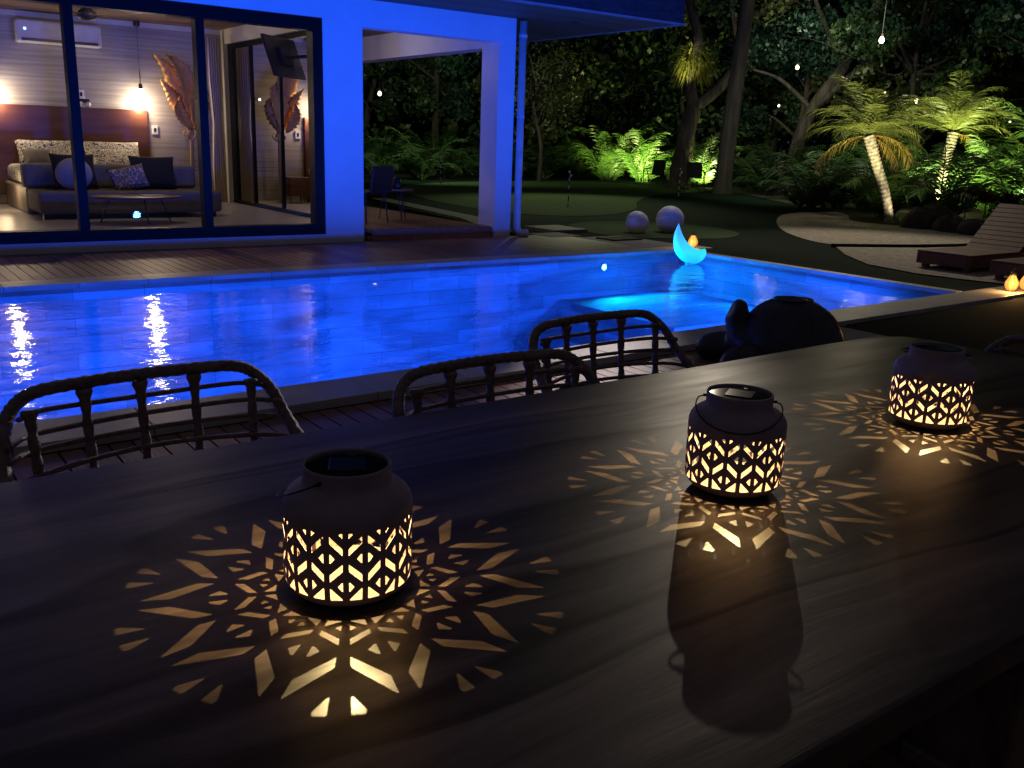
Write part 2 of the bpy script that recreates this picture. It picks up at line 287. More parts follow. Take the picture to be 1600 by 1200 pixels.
# ------------------------------------------------------------------ mesh helpers
class MB:
    def __init__(s): s.v = []; s.f = []
    def add(s, v, f):
        n = len(s.v); s.v += [tuple(p) for p in v]; s.f += [tuple(i+n for i in q) for q in f]; return s
    def box(s, x0, x1, y0, y1, z0, z1, mat=None):
        v = [(x0, y0, z0), (x1, y0, z0), (x1, y1, z0), (x0, y1, z0), (x0, y0, z1), (x1, y0, z1), (x1, y1, z1), (x0, y1, z1)]
        if mat is not None: v = [mat @ Vector(p) for p in v]
        return s.add(v, [(0, 3, 2, 1), (4, 5, 6, 7), (0, 1, 5, 4), (1, 2, 6, 5), (2, 3, 7, 6), (3, 0, 4, 7)])
    def tube(s, pts, rad, n=8, caps=True, mod=None):
        pts = [Vector(p) for p in pts]; k = len(pts)
        rad = rad if isinstance(rad, (list, tuple)) else [rad]*k
        up = None; v = []
        for i, p in enumerate(pts):
            t = (pts[min(i+1, k-1)]-pts[max(i-1, 0)]).normalized()
            if up is None:
                up = t.cross(Vector((.3, .2, 1))) if abs(t.z) < .95 else t.cross(Vector((1, 0, 0)))
                up.normalize()
            up = (up-t*up.dot(t)).normalized(); w = t.cross(up)
            for j in range(n):
                a = 2*PI*j/n; r = rad[i]*(mod(i, a) if mod else 1)
                v.append(p+(up*math.cos(a)+w*math.sin(a))*r)
        f = [(i*n+j, i*n+(j+1) % n, (i+1)*n+(j+1) % n, (i+1)*n+j) for i in range(k-1) for j in range(n)]
        if caps: f += [tuple(range(n))[::-1], tuple((k-1)*n+j for j in range(n))]
        return s.add(v, f)
    def lathe(s, prof, n=32, c=(0, 0, 0), a0=0, a1=2*PI):
        full = abs(a1-a0-2*PI) < 1e-6; m = n if full else n+1
        v = [(c[0]+r*math.cos(a0+(a1-a0)*j/n), c[1]+r*math.sin(a0+(a1-a0)*j/n), c[2]+z) for (r, z) in prof for j in range(m)]
        f = []
        for i in range(len(prof)-1):
            for j in range(n):
                a, b = i*m+j, i*m+((j+1) % m if full else j+1)
                f.append((a, b, b+m, a+m))
        return s.add(v, f)
    def ell(s, c, r, nu=20, nv=12, rot=None, lump=0, seed=0):
        rr = random.Random(seed); ph = [rr.uniform(0, 6) for _ in range(6)]
        v = []
        for i in range(nv+1):
            th = PI*i/nv
            for j in range(nu):
                a = 2*PI*j/nu; k = 1+lump*(math.sin(3*a+ph[0])*math.sin(2*th+ph[1])+.6*math.sin(5*a+ph[2]+2*th)*math.sin(3*th+ph[3]))
                p = Vector((r[0]*k*math.sin(th)*math.cos(a), r[1]*k*math.sin(th)*math.sin(a), r[2]*k*math.cos(th)))
                if rot is not None: p = rot @ p
                v.append(p+Vector(c))
        f = [(i*nu+j, (i+1)*nu+j, (i+1)*nu+(j+1) % nu, i*nu+(j+1) % nu) for i in range(nv) for j in range(nu)]
        return s.add(v, f)
    def prism(s, poly, z0, z1):
        n = len(poly)
        v = [(x, y, z0) for x, y in poly]+[(x, y, z1) for x, y in poly]
        return s.add(v, [tuple(range(n))[::-1], tuple(range(n, 2*n))]+[(i, (i+1) % n, n+(i+1) % n, n+i) for i in range(n)])
    def build(s, name, m, parent=None, smooth=False, bevel=0, weld=False, seg=2):
        me = bpy.data.meshes.new(name); me.from_pydata(s.v, [], s.f); me.validate()
        o = bpy.data.objects.new(name, me); C.objects.link(o)
        for mm in (m if isinstance(m, list) else [m]): me.materials.append(mm)
        if weld or smooth:
            b = bmesh.new(); b.from_mesh(me); bmesh.ops.remove_doubles(b, verts=b.verts, dist=1e-5)
            bmesh.ops.recalc_face_normals(b, faces=b.faces); b.to_mesh(me); b.free()
        if smooth:
            me.polygons.foreach_set('use_smooth', [True]*len(me.polygons))
        if bevel:
            md = o.modifiers.new('bevel', 'BEVEL'); md.width = bevel; md.segments = seg; md.limit_method = 'ANGLE'; md.angle_limit = R_(40)
        if parent: o.parent = parent
        return o
def crv(pts, n=8):
    """smooth path through points"""
    P = [Vector(p) for p in pts]; P = [P[0]*2-P[1]]+P+[P[-1]*2-P[-2]]; out = []
    for i in range(1, len(P)-2):
        a, b, c, d = P[i-1:i+3]
        for k in range(n):
            t = k/n; out.append(.5*((2*b)+(c-a)*t+(2*a-5*b+4*c-d)*t*t+(3*b-a-3*c+d)*t**3))
    out.append(P[-2]); return out
def tag(o, label=None, cat=None, group=None, kind=None):
    if label: o['label'] = label
    if cat: o['category'] = cat
    if group: o['group'] = group
    if kind: o['kind'] = kind
    return o
def thing(name, label, cat, loc=(0, 0, 0), rz=0, group=None):
    o = bpy.data.objects.new(name, None); C.objects.link(o); o.location = loc; o.rotation_euler = (0, 0, rz)
    o.empty_display_size = .1
    return tag(o, label, cat, group)
def dup(root, loc=None, rz=None, label=None, scale=None):
    def cp(o, par):
        c = o.copy(); C.objects.link(c)
        if par: c.parent = par
        for ch in KIDS.get(o.name, []) or [x for x in o.children]: cp(ch, c)
        return c
    r = cp(root, None)
    if loc is not None: r.location = loc
    if rz is not None: r.rotation_euler = (0, 0, rz)
    if scale is not None: r.scale = (scale,)*3 if not isinstance(scale, tuple) else scale
    if label: r['label'] = label
    return r
KIDS = {}
def struct(o): o['kind'] = 'structure'; return o

# ------------------------------------------------------------------ ground
def hgt(x, y):
    h = 0
    for cx, cy, r, a in ((21.5, 17.6, 3.2, .10), (24.5, 28, 5, .10), (15.5, 29, 5, .08), (12.5, 13.6, 1.8, .0)):
        d2 = ((x-cx)**2+(y-cy)**2)/r**2; h += a*math.exp(-d2)
    return h
def sheet(poly, z, step=.8):
    xs = [p[0] for p in poly]; ys = [p[1] for p in poly]
    pts = [Vector(p) for p in poly]
    x = min(xs)+step/2
    while x < max(xs):
        y = min(ys)+step/2
        while y < max(ys): pts.append(Vector((x, y))); y += step
        x += step
    n = len(poly)
    vs, es, fs, *_ = delaunay_2d_cdt(pts, [(i, (i+1) % n) for i in range(n)], [list(range(n))], 1, 1e-5)
    mb = MB(); mb.v = [(v.x, v.y, z+hgt(v.x, v.y)) for v in vs]; mb.f = [tuple(f) for f in fs]; return mb
def smoothpoly(pts, n=6):
    P = [Vector((*p, 0)) for p in pts]; m = len(P); out = []
    for i in range(m):
        a, b, c, d = P[i-1], P[i], P[(i+1) % m], P[(i+2) % m]
        for k in range(n):
            t = k/n; q = .5*((2*b)+(c-a)*t+(2*a-5*b+4*c-d)*t*t+(3*b-a-3*c+d)*t**3); out.append((q.x, q.y))
    return out
# pool outline
NY = lambda x: 4.66+.028*x           # inner near edge
OY = lambda x: 4.29+.026*x           # outer near coping edge
PX0, PX1, FY = -2.2, 9.32, 8.90
gx = [-60, -30, -12, -2.6]+list(np.arange(-2.2, 9.6, .9))+[9.7]+list(np.arange(10.5, 30, .7))+[32, 38, 46, 60, 100, 200]
gy = [-200, -60, -20, -6, 0, 2, 4.2, 4.6]+[9.0, 9.3]+list(np.arange(10, 31, .7))+[33, 38, 46, 60, 120, 200]
mb = MB(); idx = {}
for i, x in enumerate(gx):
    for j, y in enumerate(gy): idx[i, j] = len(mb.v); mb.v.append((x, y, -.09+hgt(x, y)))
for i in range(len(gx)-1):
    for j in range(len(gy)-1):
        cx, cy_ = (gx[i]+gx[i+1])/2, (gy[j]+gy[j+1])/2
        if -2.6 < cx < 9.7 and 4.6 < cy_ < 9.0: continue
        mb.f.append((idx[i, j], idx[i+1, j], idx[i+1, j+1], idx[i, j+1]))
struct(mb.build('ground', MT['turf'], smooth=True))
# lawn lies a little lower than the paving near the pool: raise it there to deck level
struct(sheet([(9.66, 3.9), (9.66, 9.0), (10.1, 9.0), (10.1, 9.30), (9.9, 9.6), (8.45, 10.6), (8.6, 11.9), (9.6, 13.2), (10.3, 19), (10.6, 34), (40, 34), (40, 3.9)], -.034, 1.0).build('lawn', MT['turf'], smooth=True))
struct(sheet([(6.75, 4.46), (13.5, 4.55), (13.5, -8), (5.4, -8), (5.6, 3.6)], -.032, 1.5).build('lawn', MT['turf'], smooth=True))
struct(sheet(smoothpoly([(17.5, 26.2), (22.1, 26.4), (23.4, 23.6), (22.3, 20.6), (19.3, 19.4), (16.8, 17.6), (14.6, 15.4), (12.4, 14.2), (11.0, 15.2), (11.4, 19), (13.5, 24)]), -.026).build('putting_green', MT['green'], smooth=True))
struct(sheet(smoothpoly([(9.9, 10.9), (11.3, 10.0), (12.6, 10.7), (12.9, 12.2), (11.8, 13.1), (10.4, 12.6)], 8), -.026, .6).build('putting_green', MT['green'], smooth=True))
# gravel beds
struct(sheet(smoothpoly([(15.3, 12.0), (17.6, 13.5), (19.4, 13.5), (19.4, 12.0), (18.2, 10.9), (16.9, 9.4), (17.3, 8.6), (15.2, 7.75), (12.6, 8.45), (13.2, 10.0)]), -.022).build('gravel_bed', MT['gravel'], smooth=True))
struct(sheet([(12.2, 8.42), (11.4, 7.7), (10.72, 6.9), (10.5, 6.1), (10.56, 5.5), (10.75, 4.9), (11.2, 4.2), (20, 3.6), (24, 8.2), (17.8, 8.1), (15.2, 7.62), (13.6, 7.82)], -.020).build('gravel_path', MT['gravel'], smooth=True))
mb = MB(); mb.tube([(p.x, p.y, -.005) for p in crv([(12.2, 8.5, 0), (13.6, 7.9, 0), (15.2, 7.7, 0), (17.5, 8.2, 0), (21, 8.6, 0)])], .03, 6)
struct(mb.build('bed_edging', MT['black_alu'], smooth=True))
struct(sheet(smoothpoly([(17.2, 11.3), (19.2, 13.2), (20.6, 16.4), (23.4, 20.6), (26, 26.5), (22, 27.8), (15, 27.4), (10, 27.4), (10, 40), (60, 44), (60, 2), (24, 6), (18.6, 8.7)], 4), -.016, 1.6).build('planting_bed', MT['soil'], smooth=True))

# ------------------------------------------------------------------ pool
mb = MB()
n = 12; xs = [PX0+(PX1-PX0)*i/n for i in range(n+1)]
zf, zs, zt, SX = -1.25, -.55, .0, 7.25
def quad(a, b, c, d): mb.add([a, b, c, d], [(0, 1, 2, 3)])
quad((PX0, NY(PX0), zf), (SX, NY(SX), zf), (SX, FY, zf), (PX0, FY, zf))
SY = 6.9                                                        # the sun shelf fills the far right corner
quad((SX, NY(SX), zf), (PX1, NY(PX1), zf), (PX1, SY, zf), (SX, SY, zf))
quad((SX, SY, zs), (PX1, SY, zs), (PX1, FY, zs), (SX, FY, zs))
quad((SX, SY, zf), (SX, SY, zs), (SX, FY, zs), (SX, FY, zf)); quad((SX, SY, zf), (PX1, SY, zf), (PX1, SY, zs), (SX, SY, zs))
quad((SX-.35, SY-.35, zf), (SX, SY-.35, zf), (SX, SY-.35, -.92), (SX-.35, SY-.35, -.92))
quad((SX-.35, SY-.35, -.92), (PX1, SY-.35, -.92), (PX1, SY, -.92), (SX-.35, SY, -.92)); quad((SX-.35, SY, -.92), (SX, SY, -.92), (SX, FY, -.92), (SX-.35, FY, -.92))
quad((SX-.35, SY-.35, zf), (SX-.35, SY-.35, -.92), (SX-.35, FY, -.92), (SX-.35, FY, zf)); quad((SX, SY-.35, zf), (PX1, SY-.35, zf), (PX1, SY-.35, -.92), (SX, SY-.35, -.92))
b0 = -.045
quad((PX0, FY, zf), (PX1, FY, zf), (PX1, FY, b0), (PX0, FY, b0))
quad((PX0, NY(PX0), zf), (PX0, FY, zf), (PX0, FY, b0), (PX0, NY(PX0), b0))
quad((PX1, NY(PX1), zf), (PX1, FY, zf), (PX1, FY, b0), (PX1, NY(PX1), b0))
quad((PX0, NY(PX0), zf), (PX1, NY(PX1), zf), (PX1, NY(PX1), b0), (PX0, NY(PX0), b0))
struct(mb.build('pool_shell', MT['pooltile']))
mb = MB(); e = .004
mb.add([(PX0-e, NY(PX0)-e, -.085), (PX1+e, NY(PX1)-e, -.085), (PX1+e, FY+e, -.085), (PX0-e, FY+e, -.085)], [(0, 1, 2, 3)])
struct(mb.build('water', MT['water']))
# coping slabs
mb = MB(); g = .004
x = PX0-.3
while x < 13.6:
    L_ = .6; x1 = min(x+L_-g, 13.8)
    mb.add([(x, OY(x), -.05), (x1, OY(x1), -.05), (x1, NY(x1), -.05), (x, NY(x), -.05), (x, OY(x), 0), (x1, OY(x1), 0), (x1, NY(x1), 0), (x, NY(x), 0)],
           [(0, 3, 2, 1), (4, 5, 6, 7), (0, 1, 5, 4), (1, 2, 6, 5), (2, 3, 7, 6), (3, 0, 4, 7)]); x += L_
x = PX0-.3
while x < 10.0: mb.box(x, min(x+.6-g, 10.0), FY, 9.22, -.05, 0); x += .6
y = NY(9.4)+.02
while y < FY-.05: mb.box(PX1, PX1+.13, y, min(y+.6-g, FY-.006), -.05, 0); y += .6
struct(mb.build('pool_coping', MT['coping'], bevel=.004))
mb = MB(); mb.box(PX0-.3, 10, 9.23, 9.24, -.09, -.06)
# decks
def deck(x0, x1, y0f, y1f, z, name):
    mb = MB(); x = x0
    while x < x1:
        xa, xb = x, x+.094
        mb.add([(xa, y0f(xa), z-.03), (xb, y0f(xb), z-.03), (xb, y1f(xb), z-.03), (xa, y1f(xa), z-.03), (xa, y0f(xa), z), (xb, y0f(xb), z), (xb, y1f(xb), z), (xa, y1f(xa), z)],
               [(4, 5, 6, 7), (0, 1, 5, 4), (1, 2, 6, 5), (2, 3, 7, 6), (3, 0, 4, 7)])
        x += .104
    return struct(mb.build(name, MT['deck']))
deck(-4, 8.9, lambda x: 9.225, lambda x: 11.19, -.004, 'far_deck')
deck(-4, 5.35, lambda x: -4, lambda x: OY(x)-.012, -.05, 'near_deck')
mb = MB(); mb.box(-4, 8.9, 9.23, 11.3, -.085, -.04)
mb.add([(-4, -4, -.084), (5.4, -4, -.084), (5.4, OY(5.4), -.084), (-4, OY(-4), -.084)], [(0, 1, 2, 3)]); struct(mb.build('deck_base', MT['deckdark']))
mb = MB()
for i in range(3):
    for j in range(3):
        pass
y = -4
while y < 4.2:
    x = 5.46; yy = min(y+.6, OY(6)-.02)
    mb.box(5.46, 6.04, y+.004, yy, -.09, -.03); mb.box(6.05, 6.6, y+.004, yy, -.09, -.03); y += .606
struct(mb.build('paving', MT['paving'], bevel=.004))
mb = MB()
for i, x in enumerate((8.92, 9.42)):
    for j in range(3): mb.box(x, x+.49, 9.24+j*.5, 9.24+j*.5+.49, -.09, -.008)
mb.box(8.6, 9.2, 10.8, 11.4, -.09, .0); mb.box(9.21, 9.9, 11.5, 12.3, -.09, .02)
struct(mb.build('paving', MT['paving'], bevel=.004))
mb = MB(); mb.add([(8.15, 11.7, .02), (8.5, 11.65, .02), (9.45, 13.9, .02), (10.25, 19, .02), (9.85, 19, .02), (9.0, 13.9, .02)], [(0, 1, 2, 3, 4, 5)])
struct(mb.build('path', MT['paving']))
t = thing('drain_grate', 'dark rectangular drain grate in the paving beyond the far deck', 'grate', (9.5, 10.3, 0))
q = MB()
for i in range(9): q.box(-.27+i*.06, -.235+i*.06, -.16, .16, -.004, .012)
q.box(-.3, .3, -.19, -.16, -.004, .014); q.box(-.3, .3, .16, .19, -.004, .014); q.build('grille', MT['black_alu'], t)

# pool lights (fixtures)
for i, (x, y, z) in enumerate(POOL_LAMPS):
    t = thing('pool_light', ['round underwater light in the near pool wall facing the bedroom window', 'round underwater light in the near pool wall at the pool\'s left', 'round underwater light in the near pool wall nearest the sun shelf'][i], 'pool light', (x, NY(x), z), 0, 'underwater pool lights')
    q = MB(); q.lathe([(0, 0), (.048, 0), (.052, .012), (.034, .014)], 24); o = q.build('rim', MT['trim'], t); o.rotation_euler = (-PI/2, 0, 0)
    q = MB(); q.lathe([(0, .0155), (.032, .015)], 24); o = q.build('lens', emimat('pool_lens', (.02, .12, 1), 40), t); o.rotation_euler = (-PI/2, 0, 0)
t = thing('pool_light', 'small cyan underwater light glowing on the sun shelf by the far coping', 'pool light', (7.95, FY, -.17), 0)
t.rotation_euler = (PI/2, 0, 0)
q = MB(); q.lathe([(0, 0), (.05, 0), (.055, .02), (.04, .03)], 20); q.build('rim', MT['trim'], t)
q = MB(); q.lathe([(0, .045), (.025, .04), (.038, .03)], 20); q.build('lens', emimat('cyan_lens', (.15, .9, 1), 22), t)

# ------------------------------------------------------------------ house
H = thing('villa', 'white modern house with large dark framed windows lit blue by the pool', 'house', (5.7, 11.2, 0))
def part(mbd, name, m, par=H, off=(5.7, 11.2, 0), **k):
    mbd.v = [(a-off[0], b-off[1], c-off[2]) for a, b, c in mbd.v]
    return mbd.build(name, m, par, **k)
Y0 = 11.2
mb = MB()
mb.box(-3, .80, Y0, Y0+.25, -.09, 3.03); mb.box(.80, 5.15, Y0, Y0+.25, -.09, .11); mb.box(.80, 5.15, Y0, Y0+.25, 2.745, 3.03)
mb.box(5.15, 5.71, Y0, Y0+.25, -.09, 3.03); mb.box(5.71, 7.83, Y0, Y0+.25, 2.70, 3.03)
part(mb, 'wall', MT['stucco'])
mb = MB(); mb.box(7.83, 8.12, Y0, Y0+.42, -.09, 3.03); part(mb, 'column', MT['stucco'])
mb = MB(); mb.box(7.83, 8.12, Y0+.42, 16.5, 2.64, 3.03); mb.box(5.85, 8.12, 16.5, 16.8, 2.64, 3.03); part(mb, 'beam', MT['stucco'])
mb = MB(); mb.box(7.83, 8.12, 16.503, 16.797, .0, 2.64); part(mb, 'column', MT['stucco'])
# room shell
mb = MB(); mb.box(.45, 5.80, 16.5, 16.7, -.09, 2.95); part(mb, 'feature_wall', MT['paper'])
mb = MB(); mb.box(.45, 5.86, 16.5, 16.7, 2.953, 3.11); mb.box(.3, .45, Y0+.25, 16.7, -.09, 3.11); mb.box(5.72, 5.86, Y0+.25, 16.5, 2.80, 3.11)
mb.box(5.72, 5.86, 16.34, 16.5, .15, 2.80)
part(mb, 'inner_wall', MT['whitewall'])
mb = MB()
y = Y0+.25
while y < 16.5: mb.box(.45, 5.72, y, y+.118, 3.112, 3.14); y += .12
part(mb, 'ceiling', MT['ceil'])
mb = MB(); mb.box(.45, 5.86, Y0+.251, 16.5, -.09, .15); part(mb, 'floor', MT['floor'])
mb = MB(); y = 11.62
mb.box(5.863, 7.825, Y0+.05, Y0+.30, -.09, .045)
x = 5.863
for k in range(14): mb.box(x+k*.1402, x+k*.1402+.136, Y0+.10, 16.8, .09, .14)
mb.box(5.863, 7.825, Y0+.06, Y0+.09, .05, .138)
mb.box(5.87, 8.12, 11.63, 16.8, -.08, .088)
part(mb, 'terrace_floor', MT['deck'])
# roof
mb = MB(); mb.box(-3, 10.02, 9.87, 17.6, 3.16, 3.75); part(mb, 'roof', MT['fascia'])
mb = MB(); mb.box(-3, 10.05, 9.84, 9.867, 3.05, 3.75); mb.box(10.023, 10.05, 9.867, 17.6, 3.05, 3.75); part(mb, 'fascia', MT['fascia'])
mb = MB(); mb.box(-3, 10.065, 9.825, 9.90, 3.022, 3.047); mb.box(9.99, 10.065, 9.903, 17.6, 3.022, 3.047); part(mb, 'eave_trim', MT['eave'])
mb = MB(); y = 9.905
while y < 17.5: mb.box(-3, 9.985, y, y+.137, 3.031, 3.06); y += .14
part(mb, 'soffit', MT['soffit'])
mb = MB(); mb.lathe([(0, 3.02), (.07, 3.02), (.075, 3.03)], 20, (8.9, 10.84, 0)); part(mb, 'downlight', MT['black'])
# window
wf = MB()
wf.box(.80, 5.15, Y0-.02, Y0+.16, .113, .24); wf.box(.80, 5.15, Y0-.02, Y0+.16, 2.60, 2.742)
wf.box(.80, .93, Y0-.02, Y0+.16, .243, 2.597); wf.box(5.02, 5.15, Y0-.02, Y0+.16, .243, 2.597)
win = part(wf, 'window', MT['black_alu'])
for xm, nm in ((2.255, 'mullion'), (3.645, 'mullion')):
    q = MB(); q.box(xm-.05, xm+.05, Y0-.01, Y0+.14, .243, 2.597); part(q, nm, MT['black_alu'], win)
for a, b in ((.93, 2.203), (2.307, 3.593), (3.697, 5.018)):
    q = MB(); q.add([(a, Y0+.06, .24), (b, Y0+.06, .24), (b, Y0+.06, 2.6), (a, Y0+.06, 2.6)], [(0, 1, 2, 3)]); part(q, 'pane', MT['glass'], win)
# sliding glass wall between room and terrace
sl = MB(); sl.box(5.77, 5.83, 11.5, 16.33, .152, .21); sl.box(5.77, 5.83, 11.5, 16.33, 2.72, 2.798)
for yy in (11.5, 12.75, 14.1, 15.3, 16.1): sl.box(5.772, 5.828, yy, yy+.05, .212, 2.718)
sl.box(5.772, 5.828, 16.16, 16.33, .212, 2.718)
sl = part(sl, 'sliding_door', MT['black_alu'])
for a, b in ((11.56, 12.745), (12.805, 14.095), (14.155, 15.295), (15.355, 16.095)):
    q = MB(); q.add([(5.80, a, .2), (5.80, b, .2), (5.80, b, 2.73), (5.80, a, 2.73)], [(0, 1, 2, 3)]); part(q, 'pane', MT['glass'], sl)
# downspout
q = MB(); q.tube([(8.185, 11.12, 2.995), (8.185, 11.12, .2)]+crv([(8.185, 11.12, .12), (8.22, 11.09, .05), (8.33, 11.03, .045)], 5), .053, 16)
part(q, 'downspout', MT['pipe'], smooth=True)
for a in (.5, 1.7, 2.8):
    q = MB(); q.lathe([(.057, -.02), (.058, -.018), (.058, .018), (.057, .02)], 16, (8.185, 11.12, a)); part(q, 'pipe_clip', MT['pipe'])
# curtain
q = MB(); n = 60; v = []
for k in range(n+1):
    u = k/n; x = 5.42+.26*u; y = 16.36+.03*math.sin(u*40)
    for z in (.16, .8, 1.5, 2.2, 2.9):
        pinch = 1-.35*math.exp(-((z-1.5)/.35)**2); v.append((5.56+(x-5.56)*pinch, y, z))
q.add(v, [(k*5+j, (k+1)*5+j, (k+1)*5+j+1, k*5+j+1) for k in range(n) for j in range(4)])
o = q.build('curtain', MT['curtain'], smooth=True); tag(o, 'cream curtain gathered in the corner beside the dried leaf plant', 'curtain')
md = o.modifiers.new('s', 'SOLIDIFY'); md.thickness = .004

# ------------------------------------------------------------------ bedroom things
pend = thing('pendant_lamp', 'lit glass pendant lamp hanging beside the right end of the headboard', 'lamp', (4.30, 16.32, 0), 0, 'pendant lamps by the bed')
q = MB(); q.tube([(0, 0, 2.94), (0, 0, 2.28)], .0022, 6); q.tube([(0, 0, 2.28), (0, 0, 2.06)], .007, 8); q.lathe([(0, 3.105), (.05, 3.10), (.05, 2.96), (.012, 2.94)], 16); q.build('rod', MT['matt_black'], pend)
q = MB(); q.lathe([(0, 2.07), (.028, 2.07), (.032, 1.99), (.0, 1.99)], 16); q.build('cap', MT['matt_black'], pend)
q = MB(); q.lathe([(.0, 1.985), (.04, 1.98), (.065, 1.93), (.075, 1.86), (.065, 1.79), (.04, 1.76), (0, 1.752)], 24); q.build('globe', emimat('lit_globe', (1, .82, .55), 26), pend, smooth=True)
p2 = dup(pend, (2.17, 16.32, 0), None, 'lit glass pendant lamp hanging at the left side of the bed')
for x in (4.30, 2.17): lamp('pendant_bulb', 'POINT', (x, 16.32, 1.70), 26, WARM, .06)
lamp('cove_lamp', 'POINT', (2.0, 15.2, .5), 5, (1, .7, .4), .1)
lamp('bedroom_lamp', 'POINT', (3.6, 13.2, 2.9), 30, (1, .78, .62), .15)
q = MB(); q.box(1.1, 4.41, 16.43, 16.495, .3, 1.66); o = q.build('headboard', MT['headb'], bevel=.004); tag(o, 'wide reddish brown wooden headboard panel on the bedroom wall', 'headboard')
# bed
t = thing('bed', 'bed with black and white patterned bedding against the reddish headboard', 'bed', (3.25, 15.4, .15))
def P(mbd, name, m, par, off, **k): return part(mbd, name, m, par, off, **k)
q = MB(); q.box(2.20, 4.45, 14.52, 16.4, .15, .52); P(q, 'base', MT['taupe'], t, (3.25, 15.4, .15), bevel=.03)
q = MB(); q.box(2.24, 4.41, 14.54, 16.4, .523, .78); P(q, 'duvet', MT['bedding'], t, (3.25, 15.4, .15), bevel=.09, seg=4)
def pillow(c, s, rot, m, name, par=None, off=None):
    q = MB(); n = 14; v = []
    for sgn in (1, -1):
        for i in range(n+1):
            for j in range(n+1):
                u, w = -1+2*i/n, -1+2*j/n
                k = (max(0, 1-abs(u)**3.2)*max(0, 1-abs(w)**3.2))**.5
                pin = 1-.07*(1-abs(w)**2)*abs(u); pin2 = 1-.07*(1-abs(u)**2)*abs(w)
                p = Vector((u*s[0]*pin, w*s[1]*pin2, sgn*s[2]*k)); v.append(rot @ p + Vector(c))
    m_ = n+1
    for h in range(2):
        q.add(v[h*m_*m_:(h+1)*m_*m_], [(i*m_+j, (i+1)*m_+j, (i+1)*m_+j+1, i*m_+j+1) for i in range(n) for j in range(n)])
    if off: q.v = [(a-off[0], b-off[1], z-off[2]) for a, b, z in q.v]
    return q.build(name, m, par, smooth=True)
Rx = lambda a: Matrix.Rotation(R_(a), 3, 'X'); Rz = lambda a: Matrix.Rotation(R_(a), 3, 'Z'); Ry = lambda a: Matrix.Rotation(R_(a), 3, 'Y')
for (cx, cyy, cz, rx, w, m, lab) in ((2.78, 16.12, .93, 55, .42, 'bedding', 'patterned pillow leaning on the left half of the headboard'), (3.75, 16.12, .93, 55, .44, 'bedding', 'patterned pillow leaning on the right half of the headboard'),
                             (3.70, 15.85, .86, 38, .36, 'bedding', 'patterned pillow lying in front of the right bed pillow'), (2.60, 15.8, .86, 45, .2, 'sofa', 'small grey pillow at the left edge of the bed')):
    o = pillow((cx, cyy, cz), (w, .26 if w > .3 else .2, .09), Rx(rx), MT[m], 'pillow'); tag(o, lab, 'pillow', 'pillows on the bed')
# sofa
t = thing('sofa', 'low grey brown sofa at the foot of the bed with cushions', 'sofa', (3.4, 14.0, .15)); O = (3.4, 14.0, .15)
q = MB(); q.box(2.20, 4.62, 13.55, 14.48, .22, .52); P(q, 'seat', MT['sofa'], t, O, bevel=.05, seg=3)
q = MB(); q.box(2.14, 4.46, 14.22, 14.50, .523, .85); P(q, 'backrest', MT['sofa'], t, O, bevel=.05, seg=3)
for xx in (2.3, 4.5): q = MB(); q.box(xx-.05, xx+.05, 13.65, 13.75, .15, .22); P(q, 'foot', MT['black'], t, O)
for (c, s, rot, m, nm, lab) in (
    ((2.74, 14.02, .76), (.29, .25, .09), Rz(4) @ Rx(72), 'blackcloth', 'cushion', 'large black cushion behind the round grey cushion on the sofa'),
    ((3.79, 14.04, .75), (.31, .25, .10), Rz(-6) @ Rx(70), 'blackcloth', 'cushion', 'large black cushion at the right end of the sofa'),
    ((3.42, 13.90, .68), (.25, .17, .08), Rz(3) @ Ry(-12) @ Rx(68), 'printed', 'cushion', 'dark printed cushion tilted beside the right black cushion')):
    o = pillow(c, s, rot, MT[m], nm); tag(o, lab, 'cushion', 'cushions on the sofa')
q = MB(); q.ell((2.70, 13.84, .735), (.235, .13, .215), 28, 18); o = q.build('cushion', MT['greycloth'], smooth=True); tag(o, 'round light grey ball cushion on the sofa\'s left part', 'cushion', 'cushions on the sofa')
# coffee table
t = thing('coffee_table', 'thin topped coffee table on spindly legs in front of the sofa', 'table', (3.26, 12.9, .15)); O = (3.26, 12.9, .15)
q = MB(); q.lathe([(0, .475), (.56, .475), (.58, .485), (.58, .495), (.56, .502), (0, .502)], 36, (3.26, 12.9, 0)); q.v = [(3.26+(a-3.26), 12.9+(b-12.9)*.62, c) for a, b, c in q.v]; P(q, 'table_top', MT['walnut'], t, O)
for dx, dy in ((.40, .1), (-.40, .1), (.05, -.25)):
    q = MB(); q.tube([(3.26+dx*.8, 12.9+dy*.8, .475), (3.26+dx*1.12, 12.9+dy*1.12, .152)], .010, 8); P(q, 'leg', MT['matt_black'], t, O)
q = MB(); q.box(3.32, 3.62, 12.80, 13.0, .503, .512); o = q.build('book', MT['white'], bevel=.002); tag(o, 'flat white booklet lying on the thin coffee table', 'booklet')
# nightstands
for (x, lab) in ((4.72, 'small wooden nightstand beside the right end of the sofa'), (1.8, 'small wooden nightstand at the left side of the bed')):
    t = thing('nightstand', lab, 'nightstand', (x, 16.2, .15), 0, 'nightstands by the bed')
    q = MB(); q.box(-.2, .2, -.2, .2, .12, .46); q.build('body', MT['walnut'], t, bevel=.005)
    q = MB(); q.box(-.18, .18, -.215, -.203, .15, .43); q.build('drawer', MT['walnut'], t, bevel=.003)
    for sx in (-1, 1):
        for sy in (-1, 1): q = MB(); q.tube([(sx*.16, sy*.16, .12), (sx*.17, sy*.17, 0)], .014, 8); q.build('leg', MT['walnut'], t)
